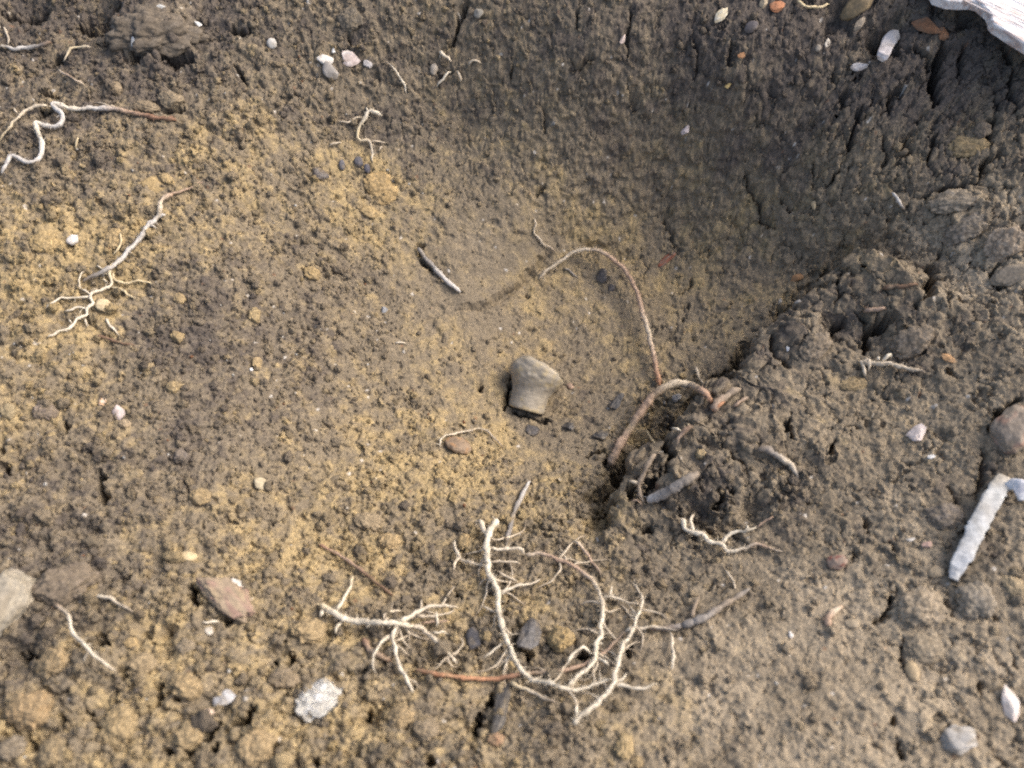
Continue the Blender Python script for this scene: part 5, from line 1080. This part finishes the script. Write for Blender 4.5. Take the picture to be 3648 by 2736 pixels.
chip('long rust brown bark flake beside the curled peel', 3, 1590, 170, 210, 85, (.20, .095, .045), rot=28, flat=.3, up=.4, name='bark_flake', cat='bark')
chip('rust brown bark flake with a torn end under the long one', 3, 1690, 215, 90, 80, (.22, .105, .05), rot=35, flat=.3, up=.4, name='bark_flake', cat='bark')
lump('pale grey crumbling clod on the right bank', 3, 1760, 1300, 320, 170, (.27, .23, .18), flat=.42, sub=5, fine=.08, up=-.30, rot=15)
lump('dark grey clod below the pale crumbling clod', 3, 1840, 1480, 270, 160, (.17, .15, .13), flat=.45, sub=5, fine=.09, up=-.35)
lump('whitish clod at the right edge under the dark grey clod', 3, 2100, 1570, 240, 200, (.31, .265, .21), flat=.42, sub=5, fine=.08, up=-.3)
lump('ochre plate of earth between the cracks of the right corner', 3, 1850, 945, 260, 130, (.30, .22, .11), flat=.3, sub=5, fine=.08, up=.05, rot=15)
lump('dark round clod above the ochre plate', 3, 1940, 845, 110, 110, (.11, .095, .085), up=.2, flat=.5)
# right
chip('angular pinkish white chip on the right bank', 6, 1522, 1140, 115, 135, (.66, .57, .52), rot=25, up=.8)
chip('small white chip with square ends below the angular one', 6, 1605, 1302, 62, 32, (.66, .65, .62), up=.7)
chip('orange flake in the right bank', 6, 1725, 672, 105, 55, (.34, .20, .095), rot=40, up=.25)
stone('rusty stain of crumb in the dug wall', 6, 740, 145, 80, 45, (.29, .155, .07), up=.1)
lump('round brown clod above the rotted cream stub', 6, 1490, 545, 250, 190, (.20, .165, .13), flat=.42, sub=5, fine=.08, up=-.12)
lump('brown clod on the lip left of the round brown one', 6, 870, 570, 250, 170, (.22, .18, .135), flat=.35, sub=5, fine=.08, up=-.22, rot=-35)
stone('smooth brown clod cut by the right edge', 6, 2130, 120, 220, 150, (.235, .195, .145), flat=.5, sub=5, facets=2, fine=.06, up=-.05, name='soil_clod', cat='clod')
stone('smooth grey stone with a red stain at the right edge', 6, 2140, 1130, 260, 360, (.25, .205, .16), flat=.5, sub=5, facets=2, fine=.05, rot=25, up=.3, col2=(.26, .165, .125), name='stone', cat='stone')
lump('ochre plate of clod below the cream stub', 6, 1100, 830, 190, 100, (.30, .22, .115), flat=.3, sub=4, up=.05)
chip('tiny white glassy grain on the lip', 6, 682, 598, 20, 30, (.62, .62, .62), up=.8)
lump('dark grey brown round clod left of the white flaky stick', 'Y', 680, 870, 320, 290, (.165, .145, .13), flat=.5, sub=5, fine=.05, up=.2)
chip('pink chip left of the lower end of the flaky stick', 9, 1580, 215, 70, 50, (.48, .32, .26), up=.6)
chip('white sliver above the pink chip', 9, 1475, 178, 65, 28, (.56, .53, .48), up=.6)
stone('red brown round pebble in the pale earth', 9, 1000, 322, 125, 105, (.27, .20, .155), facets=1, sub=4, col2=(.22, .09, .065), up=.3)
stone('pale ringed pebble left of the end of the flaky stick', 9, 1645, 390, 110, 80, (.35, .275, .18), facets=0, up=.3)
lump('large round grey brown clod in the bottom right corner', 9, 1530, 625, 320, 290, (.265, .22, .165), flat=.5, sub=5, fine=.06, up=.2)
lump('bluish grey clod right of the large round clod', 9, 1900, 580, 230, 260, (.24, .215, .18), flat=.45, sub=5, fine=.06, up=.15)
lump('broad flat clod under the large round clod', 9, 1560, 880, 260, 210, (.27, .225, .165), flat=.4, sub=5, fine=.06, up=.1)
stone('ochre pebble under the broad flat clod', 9, 1490, 1030, 90, 130, (.35, .27, .165), facets=1, up=.3)
stone('buff pebble left of the large round clod', 9, 1095, 725, 100, 75, (.32, .26, .18), facets=1, up=.2)
chip('long torn white chip at the right edge near the bottom', 9, 2125, 1240, 105, 230, (.68, .62, .57), rot=15, up=.8, col2=(.60, .50, .44))
chip('grey white crystalline clod near the bottom right', 9, 1780, 1470, 250, 200, (.38, .36, .33), up=.4, flat=.5, facets=4, fine=.08, sub=4, col2=(.27, .24, .2), name='soil_clod', cat='clod')
chip('tiny white crumb on the pale earth', 9, 700, 792, 36, 50, (.64, .60, .55), up=.8)
lump('long ochre clod at the right edge above the white chip', 9, 2170, 500, 130, 250, (.36, .28, .17), flat=.4, sub=4, rot=-30, up=.15)
# left
stone('yellow and white pebble under the branches of the forking root', 4, 672, 322, 110, 90, (.52, .42, .26), facets=1, up=.4, col2=(.40, .29, .16))
chip('pinkish grey flat chip on the left slope', 4, 772, 1020, 95, 95, (.46, .385, .36), rot=10, up=.5)
lump('buff clod just below the pinkish grey chip', 4, 810, 1085, 75, 70, (.32, .25, .17), up=.3)
chip('two tone orange and white flake on the left slope', 4, 662, 950, 50, 75, (.46, .27, .14), up=.5, col2=(.62, .56, .48))
lump('pointed ochre clod lying on the dark slope', 4, 1655, 388, 85, 125, (.33, .245, .12), facets=3, up=.4)
lump('triangular ochre clod on the left slope', 4, 1152, 522, 105, 90, (.36, .265, .13), facets=4, up=.4)
lump('ochre clod with a pale cap on the slope', 4, 1170, 275, 85, 75, (.36, .265, .135), facets=2, up=.4)
lump('broad ochre clod near the top of the dark slope', 4, 2025, 112, 110, 95, (.37, .265, .125), up=.3)
lump('small tall ochre clod below the pointed one', 4, 1665, 692, 60, 95, (.36, .265, .14), facets=2, up=.35)
chip('tiny bright white grain beside the small tall clod', 4, 1632, 736, 26, 24, (.74, .74, .73), up=.8)
lump('rough ochre clod at the foot of the slope', 4, 1300, 1560, 160, 130, (.34, .25, .13), up=.2)
stone('pale greenish clod near the foot of the slope', 4, 1690, 1475, 95, 90, (.40, .34, .23), up=.3)
lump('round dark purplish clod at the left', 4, 290, 1005, 165, 135, (.14, .115, .105), flat=.5, up=.2)
lump('dark grey crumb clod lower on the slope', 4, 1175, 1300, 105, 110, (.15, .13, .12), flat=.5, up=.2)
lump('grey green clod at the left edge', 4, 60, 1005, 105, 110, (.235, .195, .125), flat=.5, up=.25)
lump('block shaped ochre clod on the slope', 4, 1120, 850, 110, 85, (.33, .245, .125), facets=3, up=.25)
lump('large buff clod behind the reddish root end', 1, 1110, 650, 190, 125, (.26, .205, .135), facets=4, up=.35, sub=5, rot=20)
lump('squarish buff clod left of the large buff clod', 1, 950, 690, 190, 90, (.27, .21, .135), facets=4, up=.35, sub=4)
lump('buff clod above the reddish root end', 1, 750, 570, 80, 80, (.25, .195, .13), up=.3)
chip('cracked flat ochre clod on the slope above the forking root', 1, 1000, 1190, 150, 120, (.32, .235, .12), flat=.35, name='soil_clod', cat='clod', mat=M_CLOD, up=.3, rot=30)
lump('ochre clod split from the cracked flat one', 1, 1080, 1160, 110, 70, (.36, .26, .125), flat=.45, up=.3, rot=25)
lump('rough ochre mound left of the forking root', 1, 290, 1570, 210, 160, (.36, .26, .12), flat=.4, fine=.09, sub=5, up=.1)
lump('rough ochre mound right of the cream branch', 1, 740, 1550, 150, 160, (.34, .245, .12), flat=.4, fine=.09, up=.1)
chip('white chip with a sharp point on the left slope', 1, 475, 1550, 70, 80, (.64, .60, .55), rot=30, up=.6)
lump('dark clod with white specks bulging from the left bank', 1, 1000, 180, 680, 330, (.125, .108, .09), flat=.5, sub=5, fine=.07, amp=.3, freq=2.0, up=-.22, rot=-8)
chip('white fleck on the speckled dark clod', 1, 1285, 155, 45, 30, (.66, .66, .64), up=2.4)
chip('grey white flake on the speckled dark clod', 1, 1050, 50, 65, 40, (.46, .46, .44), up=2.4)
chip('upright white fleck at the foot of the speckled dark clod', 1, 865, 275, 32, 60, (.56, .55, .52), up=1.2)
lump('dark clod under the tufted root on the upper slope', 1, 2080, 1130, 100, 80, (.10, .085, .08), up=.15)
